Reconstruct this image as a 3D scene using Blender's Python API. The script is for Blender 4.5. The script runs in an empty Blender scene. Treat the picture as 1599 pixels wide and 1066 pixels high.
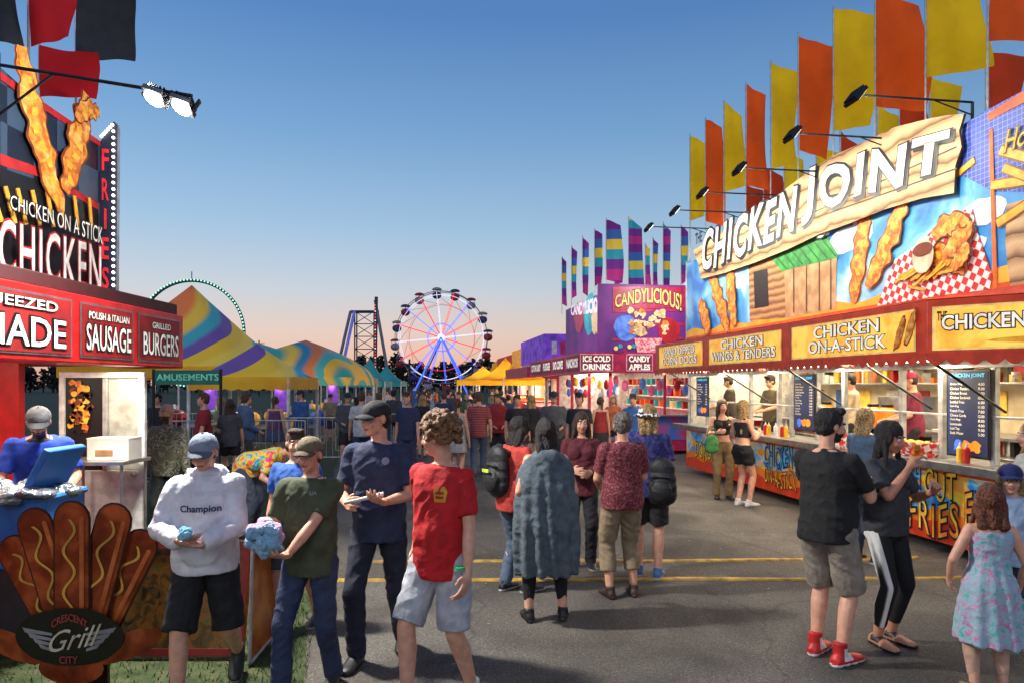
import bpy, bmesh, math, random
from mathutils import Vector, Matrix, noise
from mathutils.bvhtree import BVHTree
R=random.Random(7)
S=bpy.context.scene; COL=S.collection
F=1066.; H=1.9; rad=math.radians; V=Vector
def W(px,py,Y): return V(((px-800)/F*Y, Y, H-(py-600)/F*Y))
# ---------------------------------------------------------------- materials
def lin(c):
    return tuple(((x/255)/12.92 if x/255<=.04045 else ((x/255+.055)/1.055)**2.4) for x in c[:3])+(1,)
MC={}
def mat(name,c,c2=None,sc=8,r=.6,me=0,em=0,bump=0,bs=60,trans=0,emc=None):
    if name in MC: return MC[name]
    m=bpy.data.materials.new(name); m.use_nodes=True; n=m.node_tree.nodes; l=m.node_tree.links
    b=n['Principled BSDF']; b.inputs['Roughness'].default_value=r; b.inputs['Metallic'].default_value=me
    tc=n.new('ShaderNodeTexCoord')
    if c2 is None: c2=tuple(x*.82 for x in c)
    nz=n.new('ShaderNodeTexNoise'); nz.inputs['Scale'].default_value=sc; nz.inputs['Detail'].default_value=5
    l.new(tc.outputs['Object'],nz.inputs['Vector'])
    rp=n.new('ShaderNodeValToRGB'); e=rp.color_ramp.elements
    e[0].position=.38; e[0].color=lin(c2); e[1].position=.62; e[1].color=lin(c)
    l.new(nz.outputs[0],rp.inputs[0]); l.new(rp.outputs[0],b.inputs['Base Color'])
    if em:
        if emc: b.inputs['Emission Color'].default_value=lin(emc)
        else: l.new(rp.outputs[0],b.inputs['Emission Color'])
        b.inputs['Emission Strength'].default_value=em
    if bump:
        n2=n.new('ShaderNodeTexNoise'); n2.inputs['Scale'].default_value=bs; n2.inputs['Detail'].default_value=6
        l.new(tc.outputs['Object'],n2.inputs['Vector'])
        bp=n.new('ShaderNodeBump'); bp.inputs['Strength'].default_value=bump; bp.inputs['Distance'].default_value=.02
        l.new(n2.outputs[0],bp.inputs['Height']); l.new(bp.outputs[0],b.inputs['Normal'])
    if trans:
        t=n.new('ShaderNodeBsdfTranslucent'); l.new(rp.outputs[0],t.inputs[0])
        mx=n.new('ShaderNodeMixShader'); mx.inputs[0].default_value=trans
        l.new(b.outputs[0],mx.inputs[1]); l.new(t.outputs[0],mx.inputs[2]); l.new(mx.outputs[0],n['Material Output'].inputs[0])
    MC[name]=m; return m
def ramp_mat(name,stops,build,interp='LINEAR',r=.6,em=0,bump=0,bs=60):
    if name in MC: return MC[name]
    m=bpy.data.materials.new(name); m.use_nodes=True; n=m.node_tree.nodes; l=m.node_tree.links
    b=n['Principled BSDF']; b.inputs['Roughness'].default_value=r
    tc=n.new('ShaderNodeTexCoord'); fac=build(n,l,tc)
    rp=n.new('ShaderNodeValToRGB'); rp.color_ramp.interpolation=interp; e=rp.color_ramp.elements
    e[0].position=stops[0][0]; e[0].color=lin(stops[0][1]); e[1].position=stops[1][0]; e[1].color=lin(stops[1][1])
    for p,c in stops[2:]:
        x=e.new(p); x.color=lin(c)
    l.new(fac,rp.inputs[0]); l.new(rp.outputs[0],b.inputs['Base Color'])
    if em: l.new(rp.outputs[0],b.inputs['Emission Color']); b.inputs['Emission Strength'].default_value=em
    if bump:
        n2=n.new('ShaderNodeTexNoise'); n2.inputs['Scale'].default_value=bs; n2.inputs['Detail'].default_value=8
        l.new(tc.outputs['Object'],n2.inputs['Vector'])
        bp=n.new('ShaderNodeBump'); bp.inputs['Strength'].default_value=bump; bp.inputs['Distance'].default_value=.02
        l.new(n2.outputs[0],bp.inputs['Height']); l.new(bp.outputs[0],b.inputs['Normal'])
    MC[name]=m; return m
def b_noise(sc,det=6,dist=0):
    def f(n,l,tc):
        z=n.new('ShaderNodeTexNoise'); z.inputs['Scale'].default_value=sc; z.inputs['Detail'].default_value=det; z.inputs['Distortion'].default_value=dist
        l.new(tc.outputs['Object'],z.inputs['Vector']); return z.outputs[0]
    return f
def b_wave(sc,dist,kind='RINGS',dsc=1,dirn='Z',det=1,off=(0,0,0)):
    def f(n,l,tc):
        z=n.new('ShaderNodeTexWave'); z.wave_type=kind; z.wave_profile='SAW'
        if kind=='RINGS': z.rings_direction='SPHERICAL'
        else: z.bands_direction=dirn
        mp=n.new('ShaderNodeMapping'); mp.inputs['Location'].default_value=off; l.new(tc.outputs['Object'],mp.inputs[0])
        z.inputs['Scale'].default_value=sc; z.inputs['Distortion'].default_value=dist; z.inputs['Detail'].default_value=det; z.inputs['Detail Scale'].default_value=dsc
        l.new(mp.outputs[0],z.inputs['Vector']); return z.outputs['Fac']
    return f
def cloth(name,c,bump=.35,c2=None): return mat('cloth_'+name,c,c2 or tuple(x*.86 for x in c),sc=14,r=.85,bump=bump,bs=35)
WHITE=mat('white_paint',(225,225,222),r=.4); BLACK=mat('black_paint',(14,14,16),r=.4)
DARK=mat('dark_metal',(40,42,46),r=.5,me=.4); STEEL=mat('stainless_steel',(170,172,175),(145,148,150),r=.3,me=.85)
ALU=mat('aluminium_frame',(190,192,192),r=.35,me=.5); RED=mat('red_paint',(170,18,20),(140,12,14),r=.35)
FRIED=ramp_mat('fried_batter',[(.25,(150,66,12)),(.42,(206,108,26)),(.55,(236,154,54)),(.72,(250,206,116))],b_noise(10,8,.8),r=.5,bump=.5,bs=30)
FRIED_D=mat('fried_batter_dark',(140,62,14),(110,44,8),sc=12); FRY=mat('french_fry',(246,190,60),(232,160,40),sc=14,r=.5)
FRY_D=mat('french_fry_edge',(170,100,20))
# ---------------------------------------------------------------- things
TOPM={}
def root_of(o):
    while o.parent: o=o.parent
    return o
def tag(o,label=None,cat=None,group=None,kind=None):
    if label:o['label']=label
    if cat:o['category']=cat
    if group:o['group']=group
    if kind:o['kind']=kind
def thing(name,label,cat,loc,rz=0,group=None,M=None):
    o=bpy.data.objects.new(name,None); o.empty_display_size=.1; COL.objects.link(o)
    o.location=loc; o.rotation_euler=(0,0,rz)
    TOPM[o.name]=Matrix.Translation(V(loc))@Matrix.Rotation(rz,4,'Z'); tag(o,label,cat,group); return o
class MB:
    def __init__(s,M=None): s.v=[];s.f=[];s.m=[];s.sm=[];s.mats=[];s.M=M
    def mi(s,m):
        if m not in s.mats: s.mats.append(m)
        return s.mats.index(m)
    def add(s,vs,fs,m,sm=False):
        b=len(s.v); k=s.mi(m)
        s.v+=[(s.M@V(p)) if s.M else V(p) for p in vs]
        for f in fs: s.f.append([b+i for i in f]); s.m.append(k); s.sm.append(sm)
    def bx(s,x0,x1,y0,y1,z0,z1,m):
        vs=[(x,y,z) for z in (z0,z1) for y in (y0,y1) for x in (x0,x1)]
        s.add(vs,[(0,2,3,1),(4,5,7,6),(0,1,5,4),(2,6,7,3),(0,4,6,2),(1,3,7,5)],m)
    def cyl(s,a,b,r,m,r2=None,n=10,sm=True):
        a=V(a);b=V(b);r2=r if r2 is None else r2
        d=(b-a).normalized(); x=d.orthogonal().normalized(); y=d.cross(x)
        vs=[]
        for c,q in((a,r),(b,r2)):
            for i in range(n):
                t=2*math.pi*i/n; vs.append(c+x*math.cos(t)*q+y*math.sin(t)*q)
        s.add(vs,[(i,(i+1)%n,n+(i+1)%n,n+i) for i in range(n)],m,sm)
        s.add(vs[:n],[tuple(range(n))[::-1]],m); s.add(vs[n:],[tuple(range(n))],m)
    def tube(s,pts,r,m,n=6,closed=False):
        pts=[V(p) for p in pts]; k=len(pts)
        for i in range(k if closed else k-1): s.cyl(pts[i],pts[(i+1)%k],r,m,n=n)
    def ell(s,c,r,m,n=12,k=8,z0=-1,M3=None):
        c=V(c); r=(r,r,r) if not hasattr(r,'__len__') else r; vs=[];fs=[]
        for j in range(k+1):
            ph=math.asin(z0)+(math.pi/2-math.asin(z0))*j/k
            for i in range(n):
                t=2*math.pi*i/n; p=V((math.cos(t)*math.cos(ph)*r[0],math.sin(t)*math.cos(ph)*r[1],math.sin(ph)*r[2]))
                vs.append(c+((M3@p) if M3 else p))
        for j in range(k):
            for i in range(n): fs.append((j*n+i,j*n+(i+1)%n,(j+1)*n+(i+1)%n,(j+1)*n+i))
        s.add(vs,fs,m,True)
    def grid(s,fn,nu,nv,m,sm=True):
        vs=[fn(i/nu,j/nv) for j in range(nv+1) for i in range(nu+1)]
        s.add(vs,[(j*(nu+1)+i,j*(nu+1)+i+1,(j+1)*(nu+1)+i+1,(j+1)*(nu+1)+i) for j in range(nv) for i in range(nu)],m,sm)
    def build(s,name,parent=None,label=None,local=False,bevel=0,cat=None,kind=None,group=None):
        me=bpy.data.meshes.new(name)
        if parent and not local: inv=TOPM[root_of(parent).name].inverted(); vs=[inv@p for p in s.v]
        else: vs=s.v
        me.from_pydata([tuple(p) for p in vs],[],s.f)
        for m in s.mats: me.materials.append(m)
        me.polygons.foreach_set('material_index',s.m); me.polygons.foreach_set('use_smooth',s.sm); me.update()
        o=bpy.data.objects.new(name,me); COL.objects.link(o)
        if parent: o.parent=parent
        else: TOPM[o.name]=Matrix.Identity(4)
        tag(o,label,cat,group,kind)
        if bevel:
            b=o.modifiers.new('bevel','BEVEL'); b.width=bevel; b.segments=2; b.limit_method='ANGLE'
        return o
def copy_thing(o,loc=None,rz=None,sc=None,over=None,label=None):
    def rec(c,par):
        n=c.copy(); COL.objects.link(n)
        if par: n.parent=par
        if over:
            for i,sl in enumerate(n.material_slots):
                k=over.get(sl.material.name if sl.material else '')
                if k: sl.link='OBJECT'; sl.material=k
        for k in list(c.children): rec(k,n)
        return n
    n=rec(o,None)
    if loc is not None:n.location=loc
    if rz is not None:n.rotation_euler=(0,0,rz)
    if sc is not None:n.scale=(sc,sc,sc) if not hasattr(sc,'__len__') else sc
    if label:n['label']=label
    return n
TC={}
def textgeo(s,bold=0,sp=1.):
    k=(s,bold,sp)
    if k in TC: return TC[k]
    cu=bpy.data.curves.new('t','FONT'); cu.body=s; cu.offset=bold; cu.resolution_u=3; cu.space_character=sp
    o=bpy.data.objects.new('t',cu); me=o.to_mesh()
    vs=[(v.co.x,v.co.y) for v in me.vertices]; fs=[tuple(p.vertices) for p in me.polygons]
    o.to_mesh_clear(); bpy.data.objects.remove(o); bpy.data.curves.remove(cu)
    xs=[v[0] for v in vs]; ys=[v[1] for v in vs]; x0,x1,y0,y1=min(xs)+bold,max(xs)-bold,min(ys)+bold,max(ys)-bold
    vs=[((x-x0)/(x1-x0),(y-y0)/(y1-y0)) for x,y in vs]
    TC[k]=(vs,fs,(x1-x0)/(y1-y0)); return TC[k]
CAM=V((0,0,H))
class Canvas:
    def __init__(s,mb,O,U,Vv): s.mb=mb;s.O=V(O);s.U=V(U).normalized();s.V=V(Vv).normalized();s.N=s.U.cross(s.V)
    def uv(s,px,py):
        d=V(((px-800)/F,1,-(py-600)/F)); t=(s.O-CAM).dot(s.N)/d.dot(s.N); p=CAM+d*t-s.O
        return (p.dot(s.U),p.dot(s.V))
    def w(s,u,v,L=0): return s.O+s.U*u+s.V*v+s.N*(.004*L)
    def poly(s,pts,m,L=1): s.mb.add([s.w(u,v,L) for u,v in pts],[tuple(range(len(pts)))],m)
    def pp(s,pts,m,L=1): s.poly([s.uv(*p) for p in pts],m,L)
    def blob(s,c,rx,ry,m,L=1,rot=0,n=20,jag=.12,seed=0,px=True):
        u,v=s.uv(*c) if px else c; pts=[]
        for i in range(n):
            t=2*math.pi*i/n; k=1+jag*noise.noise(V((math.cos(t)*2+seed*7.3+u,math.sin(t)*2+v,seed)))*2
            x=math.cos(t)*rx*k;y=math.sin(t)*ry*k
            pts.append((u+x*math.cos(rot)-y*math.sin(rot),v+x*math.sin(rot)+y*math.cos(rot)))
        s.poly(pts,m,L)
    def strand(s,path,wd,L=2,seed=0,n=44):
        P_=[V(s.uv(*p)) for p in path]; k=len(P_)-1
        def at(t):
            x=min(max(t,0),.9999)*k; i=int(x); f=x-i; return P_[i]*(1-f)+P_[i+1]*f
        for q,m,LL in((1.,FRIED_D,L),(.84,FRIED,L+1),(.26,FRY,L+2)):
            a=[];b=[]
            for i in range(n+1):
                t=i/n; c=at(t); d=(at(t+.03)-at(t-.03)).normalized(); nn=V((-d.y,d.x))
                e=math.sin(math.pi*min(1,max(.04,t)*.97+.015))**.35
                w1=wd*q*e*(1+.34*noise.noise(V((t*len(path)*2.2,seed,1)))+.16*math.sin(t*26+seed)); w2=wd*q*e*(1+.34*noise.noise(V((t*len(path)*2.2,seed,9)))+.16*math.sin(t*26+2+seed))
                o=nn*(wd*.22*math.sin(t*15+seed)) if q<.5 else V((0,0))
                a.append(tuple(c+nn*w1+o)); b.append(tuple(c-nn*w2+o))
            vs=[s.w(u,v,LL) for u,v in a]+[s.w(u,v,LL) for u,v in b]
            if q<.5: s.mb.add(vs,[(i,i+1,n+2+i,n+1+i)[::-1] for i in range(3,n-3) if i%6<3],m)
            else: s.mb.add(vs,[(i,i+1,n+2+i,n+1+i)[::-1] for i in range(n)],m)
    def text(s,t,u0,u1,v0,v1,m,L=2,bold=.02,sp=1.,fn=None):
        vs,fs,_=textgeo(t,bold,sp)
        if fn: vs=[fn(a,b) for a,b in vs]
        s.mb.add([s.w(u0+(u1-u0)*a,v0+(v1-v0)*b,L) for a,b in vs],fs,m)
    def tq(s,t,a,b,m,L=2,bold=.02,sp=1.,fn=None):
        A0=V(s.uv(a[0],a[2]));A1=V(s.uv(a[0],a[1]));B0=V(s.uv(b[0],b[2]));B1=V(s.uv(b[0],b[1]))
        vs,fs,_=textgeo(t,bold,sp)
        if fn: vs=[fn(x,y) for x,y in vs]
        q=[]
        for x,y in vs:
            p=(A0*(1-x)+B0*x)*(1-y)+(A1*(1-x)+B1*x)*y; q.append(s.w(p.x,p.y,L))
        s.mb.add(q,fs,m)
    def cutlet(s,c,rx,ry,rot=0,L=2,seed=0):
        s.blob(c,rx,ry,FRIED_D,L,rot,26,.16,seed); s.blob(c,rx*.9,ry*.88,FRIED,L+1,rot,26,.16,seed)
    def fry(s,a,b,w=.05,L=2):
        a=V(s.uv(*a));b=V(s.uv(*b)); d=(b-a).normalized(); n=V((-d.y,d.x))*w/2
        s.poly([tuple(p) for p in (a-n*1.25,b-n*1.25,b+n*1.25,a+n*1.25)],FRY_D,L)
        s.poly([tuple(p) for p in (a-n*.9,b-n*.9,b+n*.9,a+n*.9)],FRY,L+1)
def light(name,parent,loc,kind='AREA',size=.3,power=50,col=(1,.9,.75),target=None,sy=None,spot=120):
    l=bpy.data.lights.new(name,kind); l.energy=power; l.color=col
    if kind=='AREA':
        l.size=size
        if sy: l.shape='RECTANGLE'; l.size_y=sy
    else: l.shadow_soft_size=size
    if kind=='SPOT': l.spot_size=rad(spot); l.spot_blend=.6
    o=bpy.data.objects.new(name,l); COL.objects.link(o)
    p=V(loc); t=V(target) if target else p-V((0,0,1))
    Mw=Matrix.Translation(p)@(t-p).to_track_quat('-Z','Y').to_matrix().to_4x4()
    if parent: o.parent=parent; Mw=TOPM[root_of(parent).name].inverted()@Mw
    o.matrix_local=Mw
    return o
# ---------------------------------------------------------------- remeshed prims
class PR:
    def __init__(s): s.v=[];s.f=[]
    def rings(s,rs):
        n=len(rs[0]);b=len(s.v)
        for r in rs: s.v+=[tuple(p) for p in r]
        for i in range(len(rs)-1):
            for j in range(n): s.f.append((b+i*n+j,b+i*n+(j+1)%n,b+(i+1)*n+(j+1)%n,b+(i+1)*n+j))
        s.f.append(tuple(b+j for j in range(n))[::-1]); e=b+(len(rs)-1)*n; s.f.append(tuple(e+j for j in range(n)))
    def cone(s,a,ra,b,rb,cap=(1,1),n=14):
        a=V(a);b=V(b);d=(b-a).normalized();x=d.orthogonal().normalized();y=d.cross(x);rs=[]
        def rg(c,r): return [c+x*math.cos(2*math.pi*i/n)*r+y*math.sin(2*math.pi*i/n)*r for i in range(n)]
        if cap[0]:
            for t in (80,50,25): rs.append(rg(a-d*ra*math.sin(rad(t)),ra*math.cos(rad(t))))
        rs.append(rg(a,ra)); rs.append(rg(b,rb))
        if cap[1]:
            for t in (25,50,80): rs.append(rg(b+d*rb*math.sin(rad(t)),rb*math.cos(rad(t))))
        s.rings(rs)
    def ell(s,c,r,M3=None,n=16,k=10):
        c=V(c);rs=[]
        for j in range(1,k):
            ph=-math.pi/2+math.pi*j/k
            rg=[]
            for i in range(n):
                t=2*math.pi*i/n;p=V((math.cos(t)*math.cos(ph)*r[0],math.sin(t)*math.cos(ph)*r[1],math.sin(ph)*r[2]))
                rg.append(c+((M3@p) if M3 else p))
            rs.append(rg)
        s.rings(rs)
def remesh(pr,vox,sm=3):
    me=bpy.data.meshes.new('tmp'); me.from_pydata(pr.v,[],pr.f)
    o=bpy.data.objects.new('tmp',me); COL.objects.link(o)
    m=o.modifiers.new('r','REMESH'); m.mode='VOXEL'; m.voxel_size=vox
    if sm: q=o.modifiers.new('s','SMOOTH'); q.factor=.5; q.iterations=sm
    dg=bpy.context.evaluated_depsgraph_get(); r=bpy.data.meshes.new_from_object(o.evaluated_get(dg))
    bpy.data.objects.remove(o); bpy.data.meshes.remove(me)
    r.polygons.foreach_set('use_smooth',[True]*len(r.polygons)); return r
def wrinkle(me,amp,fr=(9,9,13),seed=0,extra=None):
    vs=me.vertices; ns=[v.normal.copy() for v in vs]
    for v,n in zip(vs,ns):
        p=v.co; q=V((p.x*fr[0]+seed,p.y*fr[1],p.z*fr[2]+p.x*5))
        a=1-abs(noise.noise(q))*2.2; b=noise.noise(q*.45)
        d=amp*(a*.55+b*.9-.2)
        if extra: d+=extra(p,n)
        v.co=p+n*d
    me.update()
def obj_from(me,name,parent,mats,label=None,mfn=None,**k):
    for m in mats: me.materials.append(m)
    if mfn: me.polygons.foreach_set('material_index',[mfn(p.center) for p in me.polygons])
    me.name=name; o=bpy.data.objects.new(name,me); COL.objects.link(o)
    if parent:o.parent=parent
    tag(o,label,**k); return o
# ---------------------------------------------------------------- people
def ik(a,b,l1,l2,h):
    a=V(a);b=V(b);d=b-a; L=max(min(d.length,(l1+l2)*.998),.12); u=d.normalized(); b=a+u*L
    x=(l1*l1-l2*l2+L*L)/(2*L); r=math.sqrt(max(0,l1*l1-x*x)); h=V(h); h=h-u*h.dot(u)
    h=h.normalized() if h.length>1e-4 else u.orthogonal().normalized()
    return a+u*x+h*r,b
SK={'fair':(216,160,132),'tan':(196,136,106)}
HAIR={'dark':(36,26,22),'brown':(78,52,36),'curly':(158,112,70),'blonde':(200,162,104),'grey':(132,122,114),'red':(124,64,38),'ltbrown':(112,78,52)}
SEED=[0]
def person(label,X,Y,h,hd,pose={},fit={},res=.0085,face=True,group=None,Z=0):
    SEED[0]+=1; sd=SEED[0]*3.7
    s=h/1.75; fem=fit.get('fem',0); bw=fit.get('bw',1.); lean=rad(pose.get('lean',0)); drop=pose.get('drop',.012); hs=fit.get('hs',1.)
    belly=fit.get('belly',0); aw=(1+bw)/2
    def sp(p):
        p=V(p); w=max(0,min(1,(p.z-.9)/.25)); w=w*w*(3-2*w); a=-lean*w; y=p.y; z=p.z-.98
        return V((p.x, y*math.cos(a)-z*math.sin(a), .98-drop+y*math.sin(a)+z*math.cos(a)))
    shw=(.150 if fem else .168)*aw
    TP=[(.84,.13,.09,0),(.90,.155,.112,-.005),(.97,.160,.116,-.008),(1.06,.143,.104,0),(1.15,.136,.102,.005),(1.25,.150,.110,.005),(1.34,.165,.112,0),(1.40,.160,.098,-.005),(1.445,.118,.080,-.012),(1.48,.066,.06,-.012)]
    if fem: TP=[(z,rx*(1.04 if z<1 else .87 if z<1.2 else .9),ry*(.96),y) for z,rx,ry,y in TP]
    def TPz(z):
        z=max(.84,min(1.48,z))
        for a,b in zip(TP,TP[1:]):
            if z<=b[0]:
                t=(z-a[0])/(b[0]-a[0]); return [a[i]*(1-t)+b[i]*t for i in (1,2,3)]
    def ringp(z,rx,ry,yo=0,n=20,f=None):
        o=[]
        for i in range(n):
            t=2*math.pi*i/n; c,q=math.cos(t),math.sin(t)
            c=math.copysign(abs(c)**.85,c); q=math.copysign(abs(q)**.9,q)
            o.append((f or sp)((rx*c, yo+ry*q, z)))
        return o
    def torso(P,z0,z1,off,hem=None,bel=True):
        rs=[]
        zs=[z0+(z1-z0)*i/14 for i in range(15)]
        for z in zs:
            rx,ry,yo=TPz(z); rx*=bw; ry*=(bw+1)/2
            if belly and bel and z<1.3: g=math.exp(-((z-1.08)/.13)**2)*belly; ry+=g; yo+=g*.6; rx+=g*.4
            rx+=off;ry+=off
            if hem and z<1.3: t=min(1,(1.3-z)/.25); rx=max(rx,(.160*(.9 if fem else 1)*bw+off)*(1-t)+hem[0]*bw*t); ry=max(ry,(hem[1]+belly*.7)*t+ry*(1-t))
            rs.append(ringp(z,rx,ry,yo))
        P.rings(rs)
        if fem and z1>1.35:
            for q in (-1,1): P.ell(sp((q*.07*bw,.085,1.30)),(.065+off,.055+off*.8,.065+off))
    lf=pose.get('lf',(-.11,0)); rf=pose.get('rf',(.11,.03)); legs=[]
    for q,ft in ((-1,lf),(1,rf)):
        hp=V((q*.088,-.005,.92-drop)); an=V((ft[0],ft[1],ft[2]+.085 if len(ft)>2 else .085))
        kn,an=ik(hp,an,.43,.425,(q*.12,1,0)); legs.append((hp,kn,an))
    HM=Matrix.Translation(sp((0,-.005,1.53)))@Matrix.Rotation(rad(pose.get('yaw',0)),4,'Z')@Matrix.Rotation(rad(pose.get('pitch',0)),4,'X')@Matrix.Rotation(rad(pose.get('roll',0)),4,'Y')@Matrix.Translation((0,.02,.105))@Matrix.Scale(hs,4)
    H3=HM.to_3x3()
    arms=[]
    for q,key,df in ((-1,'lh',(-.24,.06,.86)),(1,'rh',(.24,.04,.86))):
        sh=sp((q*shw,-.01,1.405)); hn=pose.get(key,df); el,wr=ik(sh,hn,.285,.255,pose.get('el'+key[0],(q*.5,-1,-.25)))
        arms.append((sh,el,wr,q,key))
    P=PR()
    torso(P,.84,1.48,0)
    for sh,el,wr,q,key in arms:
        P.cone(sh,.050*aw,el,.037*aw); P.cone(el,.037*aw,wr.lerp(el,.55),.038*aw); P.cone(wr.lerp(el,.55),.038*aw,wr,.024)
        P.ell(sp((q*shw*.72,-.01,1.40)),(.065,.058,.055))
    hands=[]
    for sh,el,wr,q,key in arms:
        d=(wr-el).normalized()
        if 'd'+key in pose: d=V(pose['d'+key]).normalized()
        pn=V(pose.get('n'+key,(-q,.1,0))); pn=(pn-d*pn.dot(d)).normalized(); sd_=d.cross(pn)
        if sd_.y<0 and abs(d.z)>.5: sd_=-sd_
        cu=rad(pose.get('curl',28))
        fine=res<.012
        M3=Matrix((sd_,d,pn)).transposed()
        pc=wr+d*.05; P.ell(pc,(.041,.052,.017),M3); P.cone(wr-d*.01,.025,wr+d*.03,.026)
        if fine:
            for k in range(4):
                b=wr+d*.085+sd_*(.031-.0205*k); L=(.040,.045,.042,.033)[k]; dd=(d+sd_*(.16-.11*k)).normalized(); ang=cu*.8; p=b
                for i in range(3):
                    c,sn=math.cos(ang),math.sin(ang); e=p+(dd*c+pn*sn)*L*(1,.72,.6)[i]; P.cone(p,.0105-.0006*i,e,.0098-.0008*i,n=8); p=e; ang+=cu
            b=wr+d*.025+sd_*.026; m=b+(sd_*.62+d*.6+pn*.35).normalized()*.042; P.cone(b,.013,m,.0115,n=8); P.cone(m,.0112,m+(d*.9+sd_*.15+pn*.35).normalized()*.034,.0095,n=8)
        else: P.ell(wr+d*.12+pn*.012,(.036,.045,.018),M3)
        hands.append(wr+d*.09+pn*.03)
    for i,(hp,kn,an) in enumerate(legs):
        P.cone(hp,.084*aw,kn,.054); P.cone(kn,.054,kn.lerp(an,.32)+V((0,-.012,0)),.057); P.cone(kn.lerp(an,.32)+V((0,-.012,0)),.057,an,.035)
    P.cone(sp((0,-.015,1.42)),.056,HM@V((0,-.025,-.06)),.050*hs)
    hv=lambda c,r:P.ell(HM@V(c),tuple(x*hs for x in r),H3.normalized())
    hv((0,-.015,.028),(.074,.094,.088)); hv((0,.018,-.03),(.060,.071,.082)); hv((0,.042,-.088),(.033,.038,.026))
    if res<.013:
        P.cone(HM@V((0,.086,.004)),.009,HM@V((0,.107,-.034)),.0125); hv((0,.093,-.038),(.017,.013,.010))
        for q in(-1,1): hv((q*.077,-.008,-.008),(.010,.020,.030)); hv((q*.032,.066,-.036),(.024,.018,.022)); hv((q*.028,.080,.022),(.022,.012,.009))
        hv((0,.086,-.064),(.022,.010,.010))
    skin=mat('skin_'+fit.get('skin','fair'),SK[fit.get('skin','fair')],tuple(x*.91 for x in SK[fit.get('skin','fair')]),sc=18,r=.5)
    lips=mat('lips',(164,88,78),r=.45); hc=HAIR[fit.get('hair',('short','brown'))[1]]
    hairm=mat('hair_'+fit.get('hair',('short','brown'))[1],hc,tuple(x*.5 for x in hc),sc=60,r=.55,bump=.8,bs=110)
    me=remesh(P,res,2 if res<.012 else 1); HI=HM.inverted()
    beard=fit.get('beard',0)
    def mf(c):
        q=HI@c
        if q.length<.2:
            if q.y>.078 and abs(q.x)<.022 and -.072<q.z<-.056: return 1
            if q.y>.06 and .012<abs(q.x)<.046 and .017<q.z<.028: return 2
            if beard and q.y>.0 and q.z<-.045: return 2
        return 0
    for v in me.vertices: v.co*=s
    body=obj_from(me,'person',None,[skin,lips,hairm],label,None,cat='person',group=group)
    if face: me.polygons.foreach_set('material_index',[mf(p.center/s) for p in me.polygons])
    body.location=(X,Y,Z); body.rotation_euler=(0,0,rad(hd)); TOPM[body.name]=Matrix.Translation((X,Y,Z))@Matrix.Rotation(rad(hd),4,'Z')
    def child(PRm,name,mats,amp=0,vox=None,sm=3,extra=None,mfn=None,fr=(9,9,13)):
        m=remesh(PRm,vox or res*1.15,sm)
        if amp: wrinkle(m,amp,fr,sd,extra)
        for v in m.vertices: v.co*=s
        return obj_from(m,name,body,mats,None,mfn)
    if face and res<.012:
        for q in(-1,1):
            b=MB(); b.ell(HM@V((q*.030,.0765,0)),.0125*hs,WHITE,10,8); b.ell(HM@V((q*.030,.0835,-.001)),.0075*hs,mat('iris_dark',(44,30,24),r=.2),8,6)
            b.v=[p*s for p in b.v]; b.build('eye',body,local=True)
    st=fit.get('hair',('short','brown'))[0]; Hp=PR(); cap=fit.get('cap')
    hh=lambda c,r:Hp.ell(HM@V(c),tuple(x*hs for x in r),H3.normalized())
    if st!='bald':
        if st=='curly':
            rr=random.Random(3)
            for i in range(260):
                t=rr.uniform(0,6.28); ph=rr.uniform(-.55,1.5); k=rr.uniform(1.0,1.22); p=V((math.cos(t)*math.cos(ph)*.092*k,math.sin(t)*math.cos(ph)*.108*k-.018,math.sin(ph)*.105*k+.035))
                if p.y>.055 and p.z<.055: continue
                q=rr.uniform(.011,.021); hh(p,(q,q,q))
            hh((0,-.025,.045),(.086,.100,.090)); hh((0,.06,.10),(.065,.035,.03))
        else:
            top=(.082,.101,.092) if not cap else (.078,.097,.07)
            hh((0,-.022,.042),top); hh((0,-.045,-.012),(.076,.066,.070))
            if st=='short' and not cap:
                for q in(-1,0,1): hh((q*.04,.045,.105),(.03,.035,.026))
            if st in('long','bob','pony','bun'):
                hh((0,-.035,.03),(.086,.098,.095))
                for q in(-1,1): hh((q*.066,.006,.0),(.020,.042,.065))
            if st in('long','bob'):
                L=fit.get('hl',.36) if st=='long' else .12
                for q in(-1,0,1):
                    a=HM@V((q*.05,-.05+.02*abs(q),-.02)); e=HM@V((q*.06,-.045,-.05)); e=V((e.x,e.y-.05,e.z-L)); Hp.cone(a,.052*hs,e,.034*hs)
                if st=='long':
                    for q in(-1,1):
                        a=HM@V((q*.08,.0,-.02)); e=a+V((q*.02,.02,-.20)); Hp.cone(a,.024,e,.016)
            if st=='bun': hh((0,-.115,.07),(.042,.042,.042))
            if st=='pony': a=HM@V((0,-.11,.06)); Hp.cone(a,.03,a+V((0,-.06,-.24)),.02)
        child(Hp,'hair',[hairm],.010,vox=max(res*.9,.0072),sm=1,fr=(46,46,12))
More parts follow.
